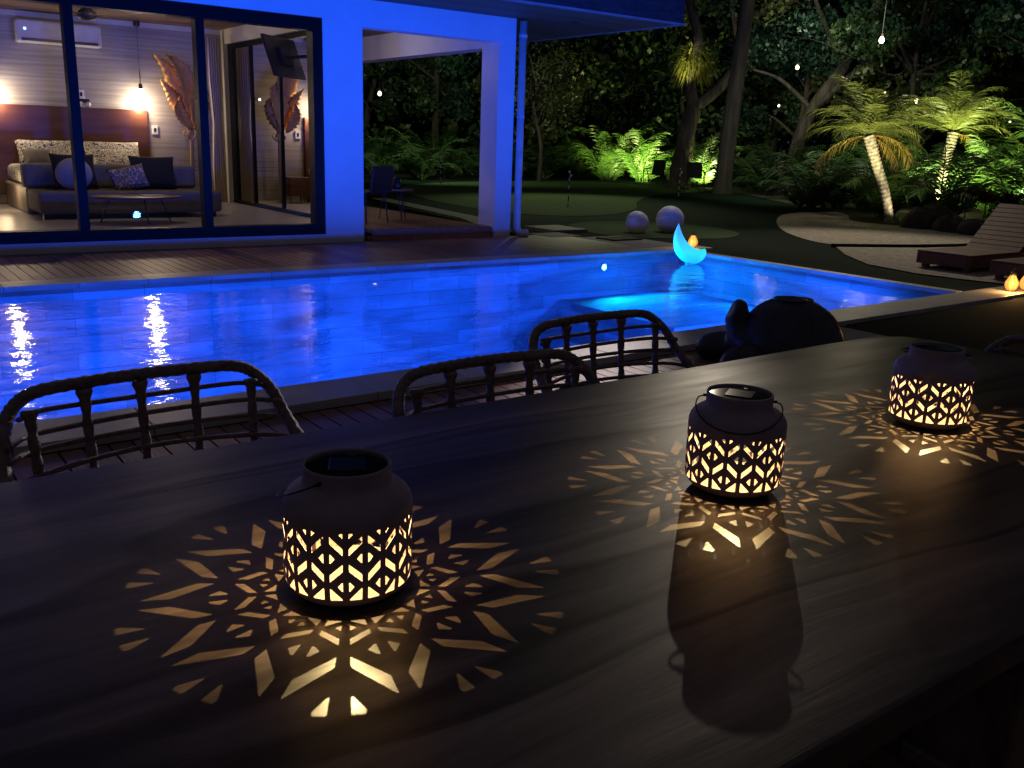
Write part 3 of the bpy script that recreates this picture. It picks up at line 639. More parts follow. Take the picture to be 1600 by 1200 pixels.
# air conditioner
t = thing('air_conditioner', 'white wall mounted air conditioner above the headboard', 'air conditioner', (3.15, 16.4, 2.73))
q = MB(); q.box(-.60, .60, -.12, .10, -.16, .17); q.build('body', MT['white'], t, bevel=.035, seg=4)
q = MB(); q.box(-.54, .54, -.128, -.121, -.135, -.095); q.build('vent', MT['black'], t)
q = MB(); q.box(-.50, -.47, -.126, -.121, .02, .05); q.build('indicator_light', emimat('blue_led', (.2, .45, 1), 6), t)
# fan
def fan(loc, lab, s=1):
    t = thing('ceiling_fan', lab, 'ceiling fan', loc); 
    q = MB(); q.tube([(0, 0, .30), (0, 0, .06)], .014, 10); q.lathe([(0, .31), (.06, .305), (.05, .24), (.014, .22)], 16); q.build('rod', MT['matt_black'], t)
    q = MB(); q.lathe([(0, .11), (.05, .10), (.12, .03), (.125, -.02), (.09, -.055), (0, -.065)], 24); q.build('motor', MT['matt_black'], t, smooth=True)
    for k in range(4):
        a = .35+k*PI/2; q = MB(); q.box(.10, .56*s, -.06, .06, -.004, .004, Matrix.Rotation(a, 4, 'Z') @ Matrix.Rotation(.18, 4, 'X')); q.build('blade', MT['matt_black'], t, bevel=.002)
    return t
fan((3.06, 14.0, 2.80), 'black ceiling fan hanging inside the bedroom', .45)
fan((6.25, 13.2, 2.72), 'black ceiling fan under the terrace roof', 1)
# tv
t = thing('television', 'black flat television on a swivel arm at the right bedroom wall', 'television', (5.13, 12.35, 2.34))
wv = Vector((math.sin(R_(50)), math.cos(R_(50)), 0)); nv = Vector((-wv.y, wv.x, 0)); zv = (nv*math.sin(R_(19))+Vector((0, 0, 1))*math.cos(R_(19)))
Mt = Matrix((wv, zv.cross(wv), zv)).transposed().to_4x4()
q = MB(); q.box(-.44, .44, -.018, .018, -.27, .27, Mt); q.build('screen_body', MT['black'], t, bevel=.006)
q = MB(); q.box(-.14, .14, -.05, -.019, -.12, .12, Mt); q.build('mount_plate', MT['matt_black'], t, bevel=.004)
q = MB(); q.tube([(.03, -.04, .0), (.30, -.30, .03), (.42, -.12, .03), (.64, -.22, .03)], .022, 8); q.build('arm', MT['matt_black'], t)
# switch plates, cameras
for (nm, lab, cat, p, s) in (('light_switch', 'white switch plate on the wall right of the headboard', 'switch', (4.53, 16.485, 1.35), (.05, .01, .075)), ('wall_socket', 'white socket plate above the headboard behind the mullion', 'socket', (3.42, 16.485, 1.86), (.05, .01, .075))):
    t = thing(nm, lab, cat, p); q = MB(); q.box(-s[0], s[0], -s[1], s[1], -s[2], s[2]); q.build('plate', MT['white'], t, bevel=.006)
    q = MB(); q.box(-.018, .018, -.016, -.0105, -.03, .03); q.build('rocker', MT['black'], t, bevel=.002)
t = thing('emergency_light', 'black wall light with two small round lamps above the headboard', 'wall light', (3.44, 16.44, 1.73))
q = MB(); q.box(-.09, .09, -.04, .05, .0, .06); q.build('body', MT['black'], t, bevel=.02)
for s_ in (-1, 1): q = MB(); q.ell((s_*.055, -.05, -.02), (.04, .04, .04), 14, 8); q.build('lamp_head', MT['white'], t, smooth=True)
t = thing('night_light', 'tiny glowing white sensor light beside the dried leaves', 'sensor light', (5.25, 16.46, 1.93))
q = MB(); q.box(-.03, .03, -.02, .03, -.03, .03); q.build('body', MT['white'], t, bevel=.008)
q = MB(); q.ell((0, -.03, 0), (.016, .012, .016), 12, 8); q.build('lens', emimat('white_led', (.8, .95, 1), 10), t)
# dried banana-leaf plant
t = thing('dried_plant', 'tall bundle of dried golden banana leaves by the curtain', 'plant', (5.02, 16.15, .15)); O = (5.02, 16.15, .15)
q = MB(); rr = random.Random(3)
for k in range(5): q.tube(crv([(5.02+rr.uniform(-.02, .02), 16.15+rr.uniform(-.02, .02), .16), (5.03+rr.uniform(-.03, .03), 16.15, .8), (5.02+(k-2)*.012, 16.14, 1.3), (5.0+(k-2.6)*.07, 16.12, 1.7)]), .018, 7)
P(q, 'stems', MT['goldstem'], t, O, smooth=True)
q = MB()
for k in range(10):
    a = k*1.3; q.tube(crv([(5.02+.05*math.cos(a), 16.15+.05*math.sin(a), 1.22), (5.02+.12*math.cos(a), 16.15+.12*math.sin(a), 1.30), (5.02+.09*math.cos(a+.3), 16.15+.09*math.sin(a+.3), 1.36)], 4), .010, 5)
P(q, 'tie', MT['goldstem'], t, O, smooth=True)
leaves = [((5.0, 1.45), (4.86, 2.0), (4.70, 2.35), (4.50, 2.55), .13), ((5.02, 1.45), (5.0, 2.05), (4.88, 2.38), (4.66, 2.56), .15), ((5.0, 1.4), (4.82, 1.8), (4.70, 2.0), (4.56, 2.16), .11),
          ((5.04, 1.45), (5.10, 1.9), (5.14, 2.12), (5.08, 2.22), .12), ((5.05, 1.4), (5.16, 1.65), (5.24, 1.85), (5.20, 2.0), .11), ((4.98, 1.4), (4.84, 1.6), (4.78, 1.75), (4.80, 1.9), .10)]
for li, lf in enumerate(leaves):
    q = MB(); pts = crv([(x, 16.12-.03*li, z) for x, z in lf[:4]], 9); n = len(pts); v = []
    for i, p in enumerate(pts):
        u = i/(n-1); w = lf[4]*max(.06, math.sin(PI*min(1, u*1.0)**.75))*(1+.18*math.sin(i*2.3+li))
        tdir = (pts[min(i+1, n-1)]-pts[max(i-1, 0)]).normalized(); sd = Vector((tdir.z, 0, -tdir.x))
        for j in (-1, -.5, 0, .5, 1):
            v.append(p+sd*w*j+Vector((0, -.05*abs(j)*(1 if li % 2 else -1)+.02*math.sin(i*1.7+j*5+li), -.03*abs(j))))
    q.add(v, [(i*5+j, (i+1)*5+j, (i+1)*5+j+1, i*5+j+1) for i in range(n-1) for j in range(4)])
    o = P(q, 'leaf', MT['goldleaf'], t, O, smooth=True); md = o.modifiers.new('s', 'SOLIDIFY'); md.thickness = .004

# ------------------------------------------------------------------ terrace things
t = thing('side_table', 'small round table on hairpin legs on the covered terrace', 'table', (6.93, 12.55, .14))
q = MB(); q.lathe([(0, .44), (.26, .44), (.27, .45), (.27, .462), (.26, .47), (0, .47)], 28); q.build('table_top', MT['walnut'], t)
for k in range(3):
    a = k*2.1+.4
    for da in (-.22, .22):
        q = MB(); q.tube([(.17*math.cos(a+da), .17*math.sin(a+da), .44), (.25*math.cos(a), .25*math.sin(a), .006)], .006, 6); q.build('leg', MT['matt_black'], t)
t = thing('small_speaker', 'small dark rounded box standing on the terrace side table', 'speaker', (6.95, 12.55, .61))
q = MB(); q.lathe([(0, 0), (.07, 0), (.075, .02), (.07, .15), (.055, .17), (0, .175)], 20); q.build('body', MT['black'], t, smooth=True)
q = MB(); q.tube(crv([(-.03, 0, .17), (-.03, 0, .20), (.03, 0, .20), (.03, 0, .17)], 5), .006, 6); q.build('handle', MT['matt_black'], t)
t = thing('terrace_chair', 'dark chair with slim metal legs on the covered terrace', 'chair', (6.28, 12.25, .14), R_(200))
q = MB(); q.box(-.24, .24, -.22, .24, .42, .46); q.build('seat', MT['black'], t, bevel=.02)
q = MB(); q.box(-.23, .23, .20, .235, .47, .86, Matrix.Rotation(R_(-8), 4, 'X')); q.build('backrest', MT['black'], t, bevel=.02)
for sx in (-1, 1):
    for sy in (-1, 1): q = MB(); q.tube([(sx*.2, sy*.18, .42), (sx*.23, sy*.22, .0)], .010, 8); q.build('leg', MT['matt_black'], t)

# ------------------------------------------------------------------ dining table
TZ = .75
top = []
far = [(-1.35, 1.66), (-.6, 1.70), (.2, 1.725), (1.1, 1.735), (2.0, 1.745), (2.55, 1.76)]
end = [(2.74, 1.758), (2.85, 1.745), (2.915, 1.71), (2.95, 1.64), (2.962, 1.5), (2.955, 1.2), (2.95, .95), (2.93, .65), (2.88, .55), (2.78, .495), (2.6, .478)]
near = [(1.2, .473), (0, .47), (-.9, .47), (-1.25, .49), (-1.38, .6), (-1.40, 1.1), (-1.40, 1.55)]
poly = far+end+near
t = thing('dining_table', 'long dark grained wooden dining table carrying the three glowing lanterns', 'table', (.8, 1.1, -.05))
q = MB(); q.prism([(x-.8, y-1.1) for x, y in poly], TZ-.05+.05, TZ+.05); o = q.build('table_top', MT['table'], t, bevel=.006, seg=3)
for x in (-1.3, 1.2):
    q = MB(); q.box(x-.05, x+.05, -.35, .35, .02, .72-.02+.0); q.box(x-.09, x+.09, -.42, .42, 0, .05); q.build('leg', MT['table'], t, bevel=.01)
q = MB(); q.box(-1.25, 1.15, -.04, .04, .30, .42); q.build('stretcher', MT['table'], t, bevel=.01)

# ------------------------------------------------------------------ lanterns
RB, COLS = .087, 22
SL = 2*PI/COLS
def holes():
    """openings of one column: (u in 0..1 of the column's open width, v in metres above the pattern's foot)"""
    m = .001
    return [[(1, 0), (1, 17), (.93, 17.2), (.06, 2.2), (.04, .3)],
            [(0, 13.8), (0, 26.2), (.10, 26.0), (.40, 20), (.10, 14.0)],
            [(0, 41.5), (0, 52), (1, 36.5), (1, 26)],
            [(1, 52.8), (1, 65.2), (.90, 65.0), (.60, 59), (.90, 53.0)],
            [(0, 63.5), (0, 73), (1, 89.5), (1, 80)],
            [(0, 87.5), (0, 94.0), (.26, 94.0), (.30, 92.5), (.05, 87.5)]]
def roundp(poly, k=.22):
    out = []; n = len(poly)
    for i in range(n):
        a, b, c = Vector(poly[i-1]), Vector(poly[i]), Vector(poly[(i+1) % n])
        p0 = b+(a-b)*k; p1 = b+(c-b)*k
        for s in (0, .5, 1): q = p0*(1-s)**2+b*2*s*(1-s)+p1*s*s; out.append((q.x, q.y))
    return out
PROF = [(.056, .0), (.064, .0015), (.0735, .0065), (.0805, .0130), (.0850, .0205), (.0866, .03), (.0870, .06), (.0870, .12), (.0866, .128), (.0845, .1355), (.0800, .1425), (.0735, .1480), (.0665, .1515), (.0620, .1535), (.0598, .1565), (.0590, .1600), (.0588, .175), (.0590, .1785), (.0582, .1805), (.0565, .1805), (.0555, .1785), (.0550, .1730)]
arc = [0]
for a, b in zip(PROF, PROF[1:]): arc.append(arc[-1]+math.hypot(a[0]-b[0], a[1]-b[1]))
V0 = arc[4]+.0004                                             # the pattern starts here on the profile
def onprof(s):
    for i in range(len(arc)-1):
        if s <= arc[i+1]+1e-9:
            k = (s-arc[i])/(arc[i+1]-arc[i]); return PROF[i][0]*(1-k)+PROF[i+1][0]*k, PROF[i][1]*(1-k)+PROF[i+1][1]*k
    return PROF[-1]
def inside(p, poly):
    x, y = p; c = False; n = len(poly)
    for i in range(n):
        x1, y1 = poly[i]; x2, y2 = poly[i-1]
        if (y1 > y) != (y2 > y) and x < (x2-x1)*(y-y1)/(y2-y1)+x1: c = not c
    return c
BW = .31                                                       # share of a column taken by the upright bar
def shell_mesh():
    sc = 100.0                                                 # work in cm-like units
    W_ = SL*RB*sc; U0, U1 = W_*BW/2, W_*(1-BW/2)
    hs = []
    for h in holes():
        hs.append(roundp([(U0+(U1-U0)*u, (V0+v*.001)*sc) for u, v in h], .07))
    rows = [a*sc for a in arc]+[(V0+k*.004)*sc for k in range(1, 24)]
    pts, edges = [], []
    for r in rows:
        for k in range(6):
            p = (W_*k/5, r)
            if not any(inside(p, h) for h in hs): pts.append(Vector(p))
    for h in hs:
        n0 = len(pts); pts += [Vector(p) for p in h]; edges += [(n0+i, n0+(i+1) % len(h)) for i in range(len(h))]
    vs, es, fs, *_ = delaunay_2d_cdt(pts, edges, [], 0, 1e-4)
    keep = []
    for f in fs:
        c = sum((vs[i] for i in f), Vector((0, 0)))/len(f)
        if not any(inside((c.x, c.y), h) for h in hs): keep.append(tuple(f))
    q = MB()
    for c in range(COLS):
        v = []
        for p in vs:
            u = p.x/W_; u = u if c % 2 == 0 else 1-u
            r, z = onprof(p.y/sc); a = (c+u)*SL; v.append((r*math.cos(a), r*math.sin(a), z))
        q.add(v, keep if c % 2 == 0 else [f[::-1] for f in keep])
    return q
def make_lantern():
    t = thing('lantern', 'x', 'lantern', (0, 0, 0), 0, 'cut metal lanterns on the dining table')
    o = shell_mesh().build('body', [MT['lantern'], MT['lantern_in']], t, weld=True)
    me = o.data; me.polygons.foreach_set('use_smooth', [True]*len(me.polygons))
    b = bmesh.new(); b.from_mesh(me); bmesh.ops.remove_doubles(b, verts=b.verts, dist=2e-5); bmesh.ops.recalc_face_normals(b, faces=b.faces)
    b.to_mesh(me); b.free()
    md = o.modifiers.new('s', 'SOLIDIFY'); md.thickness = .0012; md.offset = -1; md.material_offset = 1; md.use_rim = True
    q = MB(); q.lathe([(0, .0022), (.062, .0022), (.064, .003)], 40); q.build('base_plate', MT['lantern_in'], t)
    pn = MB(); pn.lathe([(0, .1765), (.0535, .1765), (.0548, .1775), (.0552, .1760), (.0552, .1670), (.050, .1655), (0, .1655)], 48); pn = pn.build('solar_panel', MT['panel'], t, smooth=False)
    q = MB(); q.box(-.024, .024, -.024, .024, .1772, .1782); q.build('cell', MT['cell'], pn, bevel=.0008)
    q = MB(); q.lathe([(0, .1790), (.004, .1788), (.0055, .1772)], 16, (-.036, .004, 0)); q.build('button', MT['black'], pn)
    q = MB(); q.lathe([(.0, .164), (.006, .164), (.0075, .1655)], 16); q.build('led_holder', MT['white'], t)
    return t
def handle(par, adir, zdrop, rmax, r0=.0625):
    """wire bail: pivots at adir +-90 degrees, apex towards adir (local)"""
    pts = []
    for i in range(41):
        tt = PI*i/40; s = math.sin(tt); a = adir+PI/2-tt
        r = r0+(rmax-r0)*s**.45
        pts.append((r*math.cos(a), r*math.sin(a), .1685-zdrop*s**1.15))
    q = MB(); q.tube(pts, .0013, 8)
    for k in (pts[0], pts[-1]):
        d = Vector((k[0], k[1], 0)).normalized(); q.tube([Vector(k)-d*.005, Vector(k)+d*.0025], .0026, 10)
    return q.build('handle', MT['wire'], par, smooth=True)
LAN = [((.513, 1.060), -118.2, 'glowing cut metal lantern nearest the camera with its handle tipped leftward', (-115.8-126, .042, .096)),
       ((1.275, 1.040), -149.6, 'glowing cut metal lantern between the other two, handle drooping down its front', (-140.8, .040, .0905)),
       ((2.000, 1.083), -138.5, 'glowing cut metal lantern farthest along the table with handle dropped behind', (-151.6+180, .030, .0905))]
base = make_lantern()
for i, ((x, y), bar, lab, (ha, drop, rm)) in enumerate(LAN):
    o = base if i == 0 else dup(base)
    o.location = (x, y, TZ+.0005); o.rotation_euler = (0, 0, R_(bar)-SL*0); o['label'] = lab
LANOBJ = [o for o in S.objects if o.name.startswith('lantern') and o.type == 'EMPTY']
for i, ((x, y), bar, lab, (ha, drop, rm)) in enumerate(LAN):
    h = handle(LANOBJ[i], R_(ha-bar), drop, rm)
    lamp('lantern_led', 'POINT', (x, y, TZ+.1615), 6.6, (1.0, .73, .32), .0005)

# ------------------------------------------------------------------ rattan chairs
def make_chair():
    t = thing('rattan_chair', 'x', 'chair', (0, 0, 0), 0, 'rattan chairs around the dining table')
    zt = .836
    half = [(.205, .33, zt), (.255, .318, zt-.022), (.285, .285, zt-.065), (.300, .235, zt-.13), (.315, .12, zt-.21), (.315, -.05, zt-.235), (.31, -.20, zt-.25), (.29, -.24, .50), (.27, -.24, .44)]
    full = [(-x, y, z) for x, y, z in half[::-1]]+[(-.1, .345, zt+.003), (0, .348, zt+.004), (.1, .345, zt+.003)]+half
    pth = crv(full, 10)
    q = MB(); q.tube(pth, .0145, 10, mod=lambda i, a: 1+.10*math.sin(i*2.4+a)); q.build('top_rail', MT['rattan'], t, smooth=True)
    L = 0; 
    # horizontal canes follow the wrap-around back
    q = MB()
    for zc in (.790, .750, .711, .672, .633, .594, .555, .516):
        f = (zt-zc); w = .285+.05*min(1, f*4); d = .335-.04*f*4*.25
        if zc > .77: ctl = [(-w+.015+.02, d-.055, zc), (-.2, d-.01, zc), (0, d+.008, zc), (.2, d-.01, zc), (w-.035, d-.055, zc)]
        elif zc > .70: ctl = [(-w+.015, d-.10, zc), (-.22, d-.02, zc-.002), (0, d, zc), (.22, d-.02, zc-.002), (w-.015, d-.10, zc)]
        else: ctl = [(-.315, -.15, zc-.03), (-.315, .10, zc-.02), (-.27, .24, zc-.006), (0, d-.02, zc), (.27, .24, zc-.006), (.315, .10, zc-.02), (.315, -.15, zc-.03)]
        rr = random.Random(int(zc*1000)); ctl = [(a, b, c+rr.uniform(-.004, .004)) for a, b, c in ctl]
        q.tube(crv(ctl, 8), .0062, 7)
    q.build('canes', MT['rattan'], t, smooth=True)
    posts = [(-.235, .29), (-.118, .335), (0, .342), (.118, .335), (.235, .29)]
    for k, (x, y) in enumerate(posts):
        q = MB(); pp = crv([(x, y, zt-(.01 if abs(x) < .2 else .03)), (x*.99, y-.012, .70), (x*.97, y-.03, .58), (x*.93, y-.06, .44)], 16)
        rad = [.0085+(.008 if i < 2 else .004 if i < 3 else 0)+.0035*abs(math.sin(i*.42)) for i in range(len(pp))]
        q.tube(pp, rad, 8); q.build('back_post', MT['rattan'], t, smooth=True)
    for k, s_ in enumerate((-1, 1)):
        for yy in (.15, -.02):
            q = MB(); q.tube(crv([(s_*.313, yy, zt-.215), (s_*.30, yy, .44)], 8), .010, 8); q.build('arm_post', MT['rattan'], t, smooth=True)
    q = MB(); q.lathe([(.27, .435), (.285, .42), (.285, .445), (.27, .455), (.25, .445)], 40); q.v = [(a*1.0, b*.93, c) for a, b, c in q.v]; q.build('seat_frame', MT['rattan'], t, smooth=True)
    q = MB(); q.lathe([(0, .46), (.2, .462), (.25, .452), (.262, .435), (.2, .425), (0, .425)], 36); q.v = [(a, b*.93, c) for a, b, c in q.v]; q.build('seat', MT['rattan'], t, smooth=True)
    for sx in (-1, 1):
        for sy in (-1, 1): q = MB(); q.tube([(sx*.21, sy*.19, .43), (sx*.25, sy*.23, .0)], .014, 10); q.build('leg', MT['matt_black'], t, smooth=True)
    return t
ch = make_chair()
DZ = -.05
CH = [((.56, 1.87), 4, 'dark rattan chair on the pool side, nearest the camera'), ((1.355, 1.60), 0, 'dark rattan chair pushed closest to the table, between the two other poolside chairs'),
      ((2.035, 1.95), 3, 'dark rattan chair pulled back from the table beside the tortoise statue'), ((2.75, 1.17), -90, 'dark rattan chair at the right end of the table')]
for i, (p, rz, lab) in enumerate(CH):
    o = ch if i == 0 else dup(ch)
    o.location = (*p, DZ); o.rotation_euler = (0, 0, R_(rz)); o['label'] = lab; o.scale = (1.075, 1, 1)

# ------------------------------------------------------------------ tortoise statue
t = thing('tortoise_statue', 'dark stone tortoise sculpture with raised head by the near coping', 'statue', (5.0, 3.72, -.03), R_(143))
q = MB()
q.ell((0, 0, .12), (.36, .30, .345), 36, 24, lump=.015, seed=4)
q.v = [(a, b, max(c, .02)) for a, b, c in q.v]; q.build('shell', MT['statue'], t, smooth=True)
bm = bmesh.new(); lay = None
me = bpy.data.meshes.new('body'); V = [(0, 0, .12), (.25, 0, .14), (.34, -.01, .22), (.355, -.01, .31), (.36, -.01, .375), (.40, -.01, .385),
     (.26, .17, .10), (.42, .25, .07), (.48, .29, .01), (.26, -.17, .10), (.46, -.24, .08), (.56, -.27, .02), (-.2, .18, .08), (-.32, .25, .02), (-.2, -.18, .08), (-.32, -.25, .02)]
Ed = [(0, 1), (1, 2), (2, 3), (3, 4), (4, 5), (1, 6), (6, 7), (7, 8), (1, 9), (9, 10), (10, 11), (0, 12), (12, 13), (0, 14), (14, 15)]
me.from_pydata(V, Ed, []); o = bpy.data.objects.new('body', me); C.objects.link(o); o.parent = t; me.materials.append(MT['statue'])
md = o.modifiers.new('skin', 'SKIN'); rad = [.2, .15, .105, .085, .100, .07, .10, .10, .06, .11, .11, .07, .08, .05, .08, .05]
for i, r in enumerate(rad): me.skin_vertices[0].data[i].radius = (r, r)
me.skin_vertices[0].data[0].use_root = True
md.use_smooth_shade = True
md = o.modifiers.new('sub', 'SUBSURF'); md.levels = 2; md.render_levels = 2
q = MB()
for k in range(7):
    a = k*PI/7*2
    pts = [(.366*math.sin(th)*math.cos(a), .306*math.sin(th)*math.sin(a), .12+.35*math.cos(th)) for th in np.linspace(.35, 1.75, 14)]
    q.tube(pts, .0015, 6)
q.tube([(.366*math.sin(.35)*math.cos(a), .306*math.sin(.35)*math.sin(a), .12+.35*math.cos(.35)) for a in np.linspace(0, 2*PI, 24)], .007, 6)
q.build('shell_ridges', MT['statue'], t, smooth=True)

# ------------------------------------------------------------------ moon, balls, amber lanterns
t = thing('moon_lamp', 'glowing cyan crescent moon lamp floating at the far pool corner', 'lamp', (8.80, 8.20, -.085), 0)
# crescent outline in its own plane (metres), thickened towards the middle
n = 26; v = []; outer = []; inner = []
for i in range(n+1):
    u = i/n
    a = R_(158)+u*R_(205)                                       # from the upper tip round the belly to the lower tip
    outer.append((.255*math.cos(a), .255+.26*math.sin(a)))
oc = []
P0 = [(-.19, .595), (-.235, .46), (-.245, .33), (-.215, .19), (-.14, .075), (-.03, .01), (.09, .005), (.17, .05), (.215, .12), (.222, .19), (.20, .236)]
P1 = [(-.19, .595), (-.155, .50), (-.115, .41), (-.06, .33), (.0, .275), (.055, .24), (.10, .225), (.14, .222), (.17, .226), (.188, .232), (.20, .236)]
o_ = crv([(a, b, 0) for a, b in P0], 5); i_ = crv([(a, b, 0) for a, b in P1], 5); q = MB(); K = 12
rd = Vector((R2.x, R2.y, 0)).normalized(); fd = Vector((Fv.x, Fv.y, 0)).normalized()
for a, b in zip(o_, i_):
    c = (a+b)/2; h = (a-b)/2; w = h.length; th = max(.004, min(.10, w*.95))
    for k in range(K):
        an = 2*PI*k/K; p = c+h*math.cos(an); dd = th*math.sin(an)
        v.append(rd*p.x*.92+Vector((0, 0, 1))*(p.y*.86)+fd*dd)
q.add(v, [(i*K+j, i*K+(j+1) % K, (i+1)*K+(j+1) % K, (i+1)*K+j) for i in range(len(o_)-1) for j in range(K)])
def moonmat():
    m, nt, N, L, b = newmat('moon_glow'); b.inputs['Base Color'].default_value = (.5, .7, .7, 1); b.inputs['Roughness'].default_value = .4
    tc = N.new('ShaderNodeTexCoord'); sp = N.new('ShaderNodeSeparateXYZ'); L.new(tc.outputs['Object'], sp.inputs[0])
    mr = N.new('ShaderNodeValToRGB'); L.new(sp.outputs[2], mr.inputs[0])
    e = mr.color_ramp.elements; e[0].position = .0; e[0].color = (.0, .34, .58, 1); e[1].position = .42; e[1].color = (.05, .30, .70, 1); k = e.new(.15); k.color = (.015, .72, .46, 1)
    L.new(mr.outputs[0], b.inputs['Emission Color']); b.inputs['Emission Strength'].default_value = .95; return m
q.build('crescent', moonmat(), t, smooth=True)
q = MB(); q.lathe([(0, 0), (.05, .0), (.055, .02), (.04, .03)], 20, (.0, .0, -.01)); q.build('float_base', MT['white'], t)
MT['ball'] = pmat('white_ball_plastic', (.80, .78, .76), (.74, .72, .70), .5, scale=(3, 3, 3))
for (p, r, lab) in (((10.70, 11.2), .19, 'smaller unlit white ball lamp on the dark turf'), ((11.36, 11.1), .235, 'larger unlit white ball lamp behind the moon lamp')):
    t = thing('ball_lamp', lab, 'lamp', (*p, -.03), 0, 'white ball lamps on the turf')
    q = MB(); pr = [(r*math.sin(a), r*.86+r*math.cos(a)) for a in np.linspace(2.62, 0, 24)]; q.lathe([(0, pr[0][1])]+pr, 40); q.build('globe', MT['ball'], t, smooth=True)
    q = MB(); q.lathe([(0, 0), (r*.55, 0), (r*.55, .012), (0, .014)], 28); q.build('foot', MT['white'], t)
def amber(loc, lab, s=1):
    t = thing('amber_lantern', lab, 'lantern', loc, 0, 'amber glass garden lanterns'); t.scale = (s, s, s)
    m = bpy.data.materials.get('amber_glass')
    if not m:
        m, nt, N, L, b = newmat('amber_glass')
        b.inputs['Base Color'].default_value = (.55, .16, .02, 1); b.inputs['Roughness'].default_value = .1
        lw = N.new('ShaderNodeLayerWeight'); lw.inputs[0].default_value = .35
        r = N.new('ShaderNodeValToRGB'); e = r.color_ramp.elements; e[0].color = (1, .50, .10, 1); e[1].color = (.50, .10, .01, 1); e[1].position = .8
        L.new(lw.outputs['Facing'], r.inputs[0]); L.new(r.outputs[0], b.inputs['Emission Color']); b.inputs['Emission Strength'].default_value = 1.3
    q = MB(); q.lathe([(0, .006), (.03, .006), (.055, .03), (.07, .065), (.066, .10), (.045, .14), (.032, .165), (.03, .175)], 20); q.build('glass', m, t, smooth=True)
    q = MB(); q.lathe([(0, .205), (.018, .205), (.034, .185), (.036, .170), (.031, .168)], 20)
    for k in range(8):
        a = k*PI/4; q.tube([(r_*math.cos(a), r_*math.sin(a), z) for r_, z in ((.031, .17), (.047, .14), (.069, .10), (.073, .065), (.058, .03), (.033, .004))], .0022, 5)
    q.build('cage', MT['matt_black'], t, smooth=True)
    q = MB(); q.tube([(.0+.03*math.cos(a), 0, .20+.035*math.sin(a)) for a in np.linspace(0, PI, 10)], .0025, 6); q.build('handle', MT['matt_black'], t)
    q = MB(); q.lathe([(0, 0), (.035, 0), (.035, .005), (0, .0055)], 16); q.build('foot', MT['matt_black'], t)
    lamp('amber_bulb', 'POINT', (loc[0], loc[1], loc[2]+.09*s), 0, (1, .5, .12), .07)
    return t
a1 = amber((9.72, 9.02, 0), 'small glowing amber lantern behind the moon lamp on the far coping')
a2 = amber((9.96, 4.70, 0), 'glowing amber lantern on the near coping by the lounge chairs')
a3 = amber((10.19, 4.66, 0), 'glowing amber lantern at the picture\'s right edge, touching the other on the coping')
lamp('amber_bulb', 'POINT', (9.58, 8.93, .10), 2.2, (1, .5, .15), .02)
lamp('amber_bulb', 'POINT', (9.84, 4.60, .12), 8.0, (1, .5, .15), .02)

# ------------------------------------------------------------------ loungers
def lounger(loc, lab):
    t = thing('sun_lounger', lab, 'lounger', loc, 0, 'wooden sun loungers by the pool')
    q = MB(); q.box(0, 2.0, 0, .04, .05, .19); q.box(0, 2.0, .66, .70, .05, .19); q.box(0, .04, .042, .658, .05, .19); q.box(1.96, 2.0, .042, .658, .05, .19)
    q.build('frame', MT['lounger'], t, bevel=.004)
    q = MB(); x = 0
    while x < 1.12: q.box(x, x+.085, -.005, .705, .193, .212); x += .092
    q.build('seat', MT['lounger'], t, bevel=.003)
    q = MB(); M_ = Matrix.Translation((1.18, 0, .20)) @ Matrix.Rotation(R_(-38), 4, 'Y'); x = 0
    while x < .85: q.box(x, x+.085, -.005, .705, -.01, .012, M_); x += .092
    q.box(0, .88, .05, .10, -.045, -.012, M_); q.box(0, .88, .60, .65, -.045, -.012, M_)
    q.build('backrest', MT['lounger'], t, bevel=.003)
    for y in (.15, .52): q = MB(); q.box(1.62, 1.66, y, y+.04, .05, .52); q.build('prop', MT['lounger'], t)
    for xx in (.06, 1.86):
        for yy in (.045, .585): q = MB(); q.box(xx, xx+.08, yy, yy+.07, 0, .05); q.build('foot', MT['lounger'], t)
    return t
l1 = lounger((11.12, 5.78, -.015), 'wooden slatted sun lounger with raised back on the gravel, farther from camera')
l2 = lounger((10.93, 4.74, -.015), 'wooden slatted sun lounger partly cut by the right edge, nearer camera')
t = thing('wood_block', 'dark wooden bench end just visible at the right edge', 'bench', (7.35, 3.1, -.03), R_(-4))
q = MB(); q.box(0, 1.1, -.6, -.2, .30, .34); q.build('seat', MT['lounger'], t, bevel=.004)
for xx in (.05, .97): q = MB(); q.box(xx, xx+.08, -.56, -.24, 0, .30); q.build('leg', MT['lounger'], t, bevel=.004)

# ------------------------------------------------------------------ golf flags
for (x, y, h, lab) in ((13.97, 16.98, .73, 'striped flag stick on the putting green nearest the downpipe'), (19.4, 18.7, .72, 'striped flag stick in front of the forked tree'), (14.8, 24.03, .80, 'striped flag stick seen through the terrace opening')):
    t = thing('flag_stick', lab, 'flag stick', (x, y, -.03+hgt(x, y)), 0, 'putting green flag sticks')
    z = 0; k = 0
    while z < h-.001:
        q = MB(); q.tube([(0, 0, z), (0, 0, min(z+.09, h))], .014, 8); q.build('black_band' if k % 2 else 'white_band', MT['black' if k % 2 else 'white'], t); z += .09; k += 1
    q = MB(); q.ell((0, 0, h+.02), (.028, .028, .028), 12, 8); q.build('knob', MT['white'], t, smooth=True)
    q = MB(); q.add([(0, 0, h-.02), (.07, .01, h-.035), (.10, .0, h-.06), (.06, -.01, h-.08), (0, 0, h-.11)], [(0, 1, 2, 3, 4)]); o = q.build('pennant', MT['white'], t); md = o.modifiers.new('s', 'SOLIDIFY'); md.thickness = .003

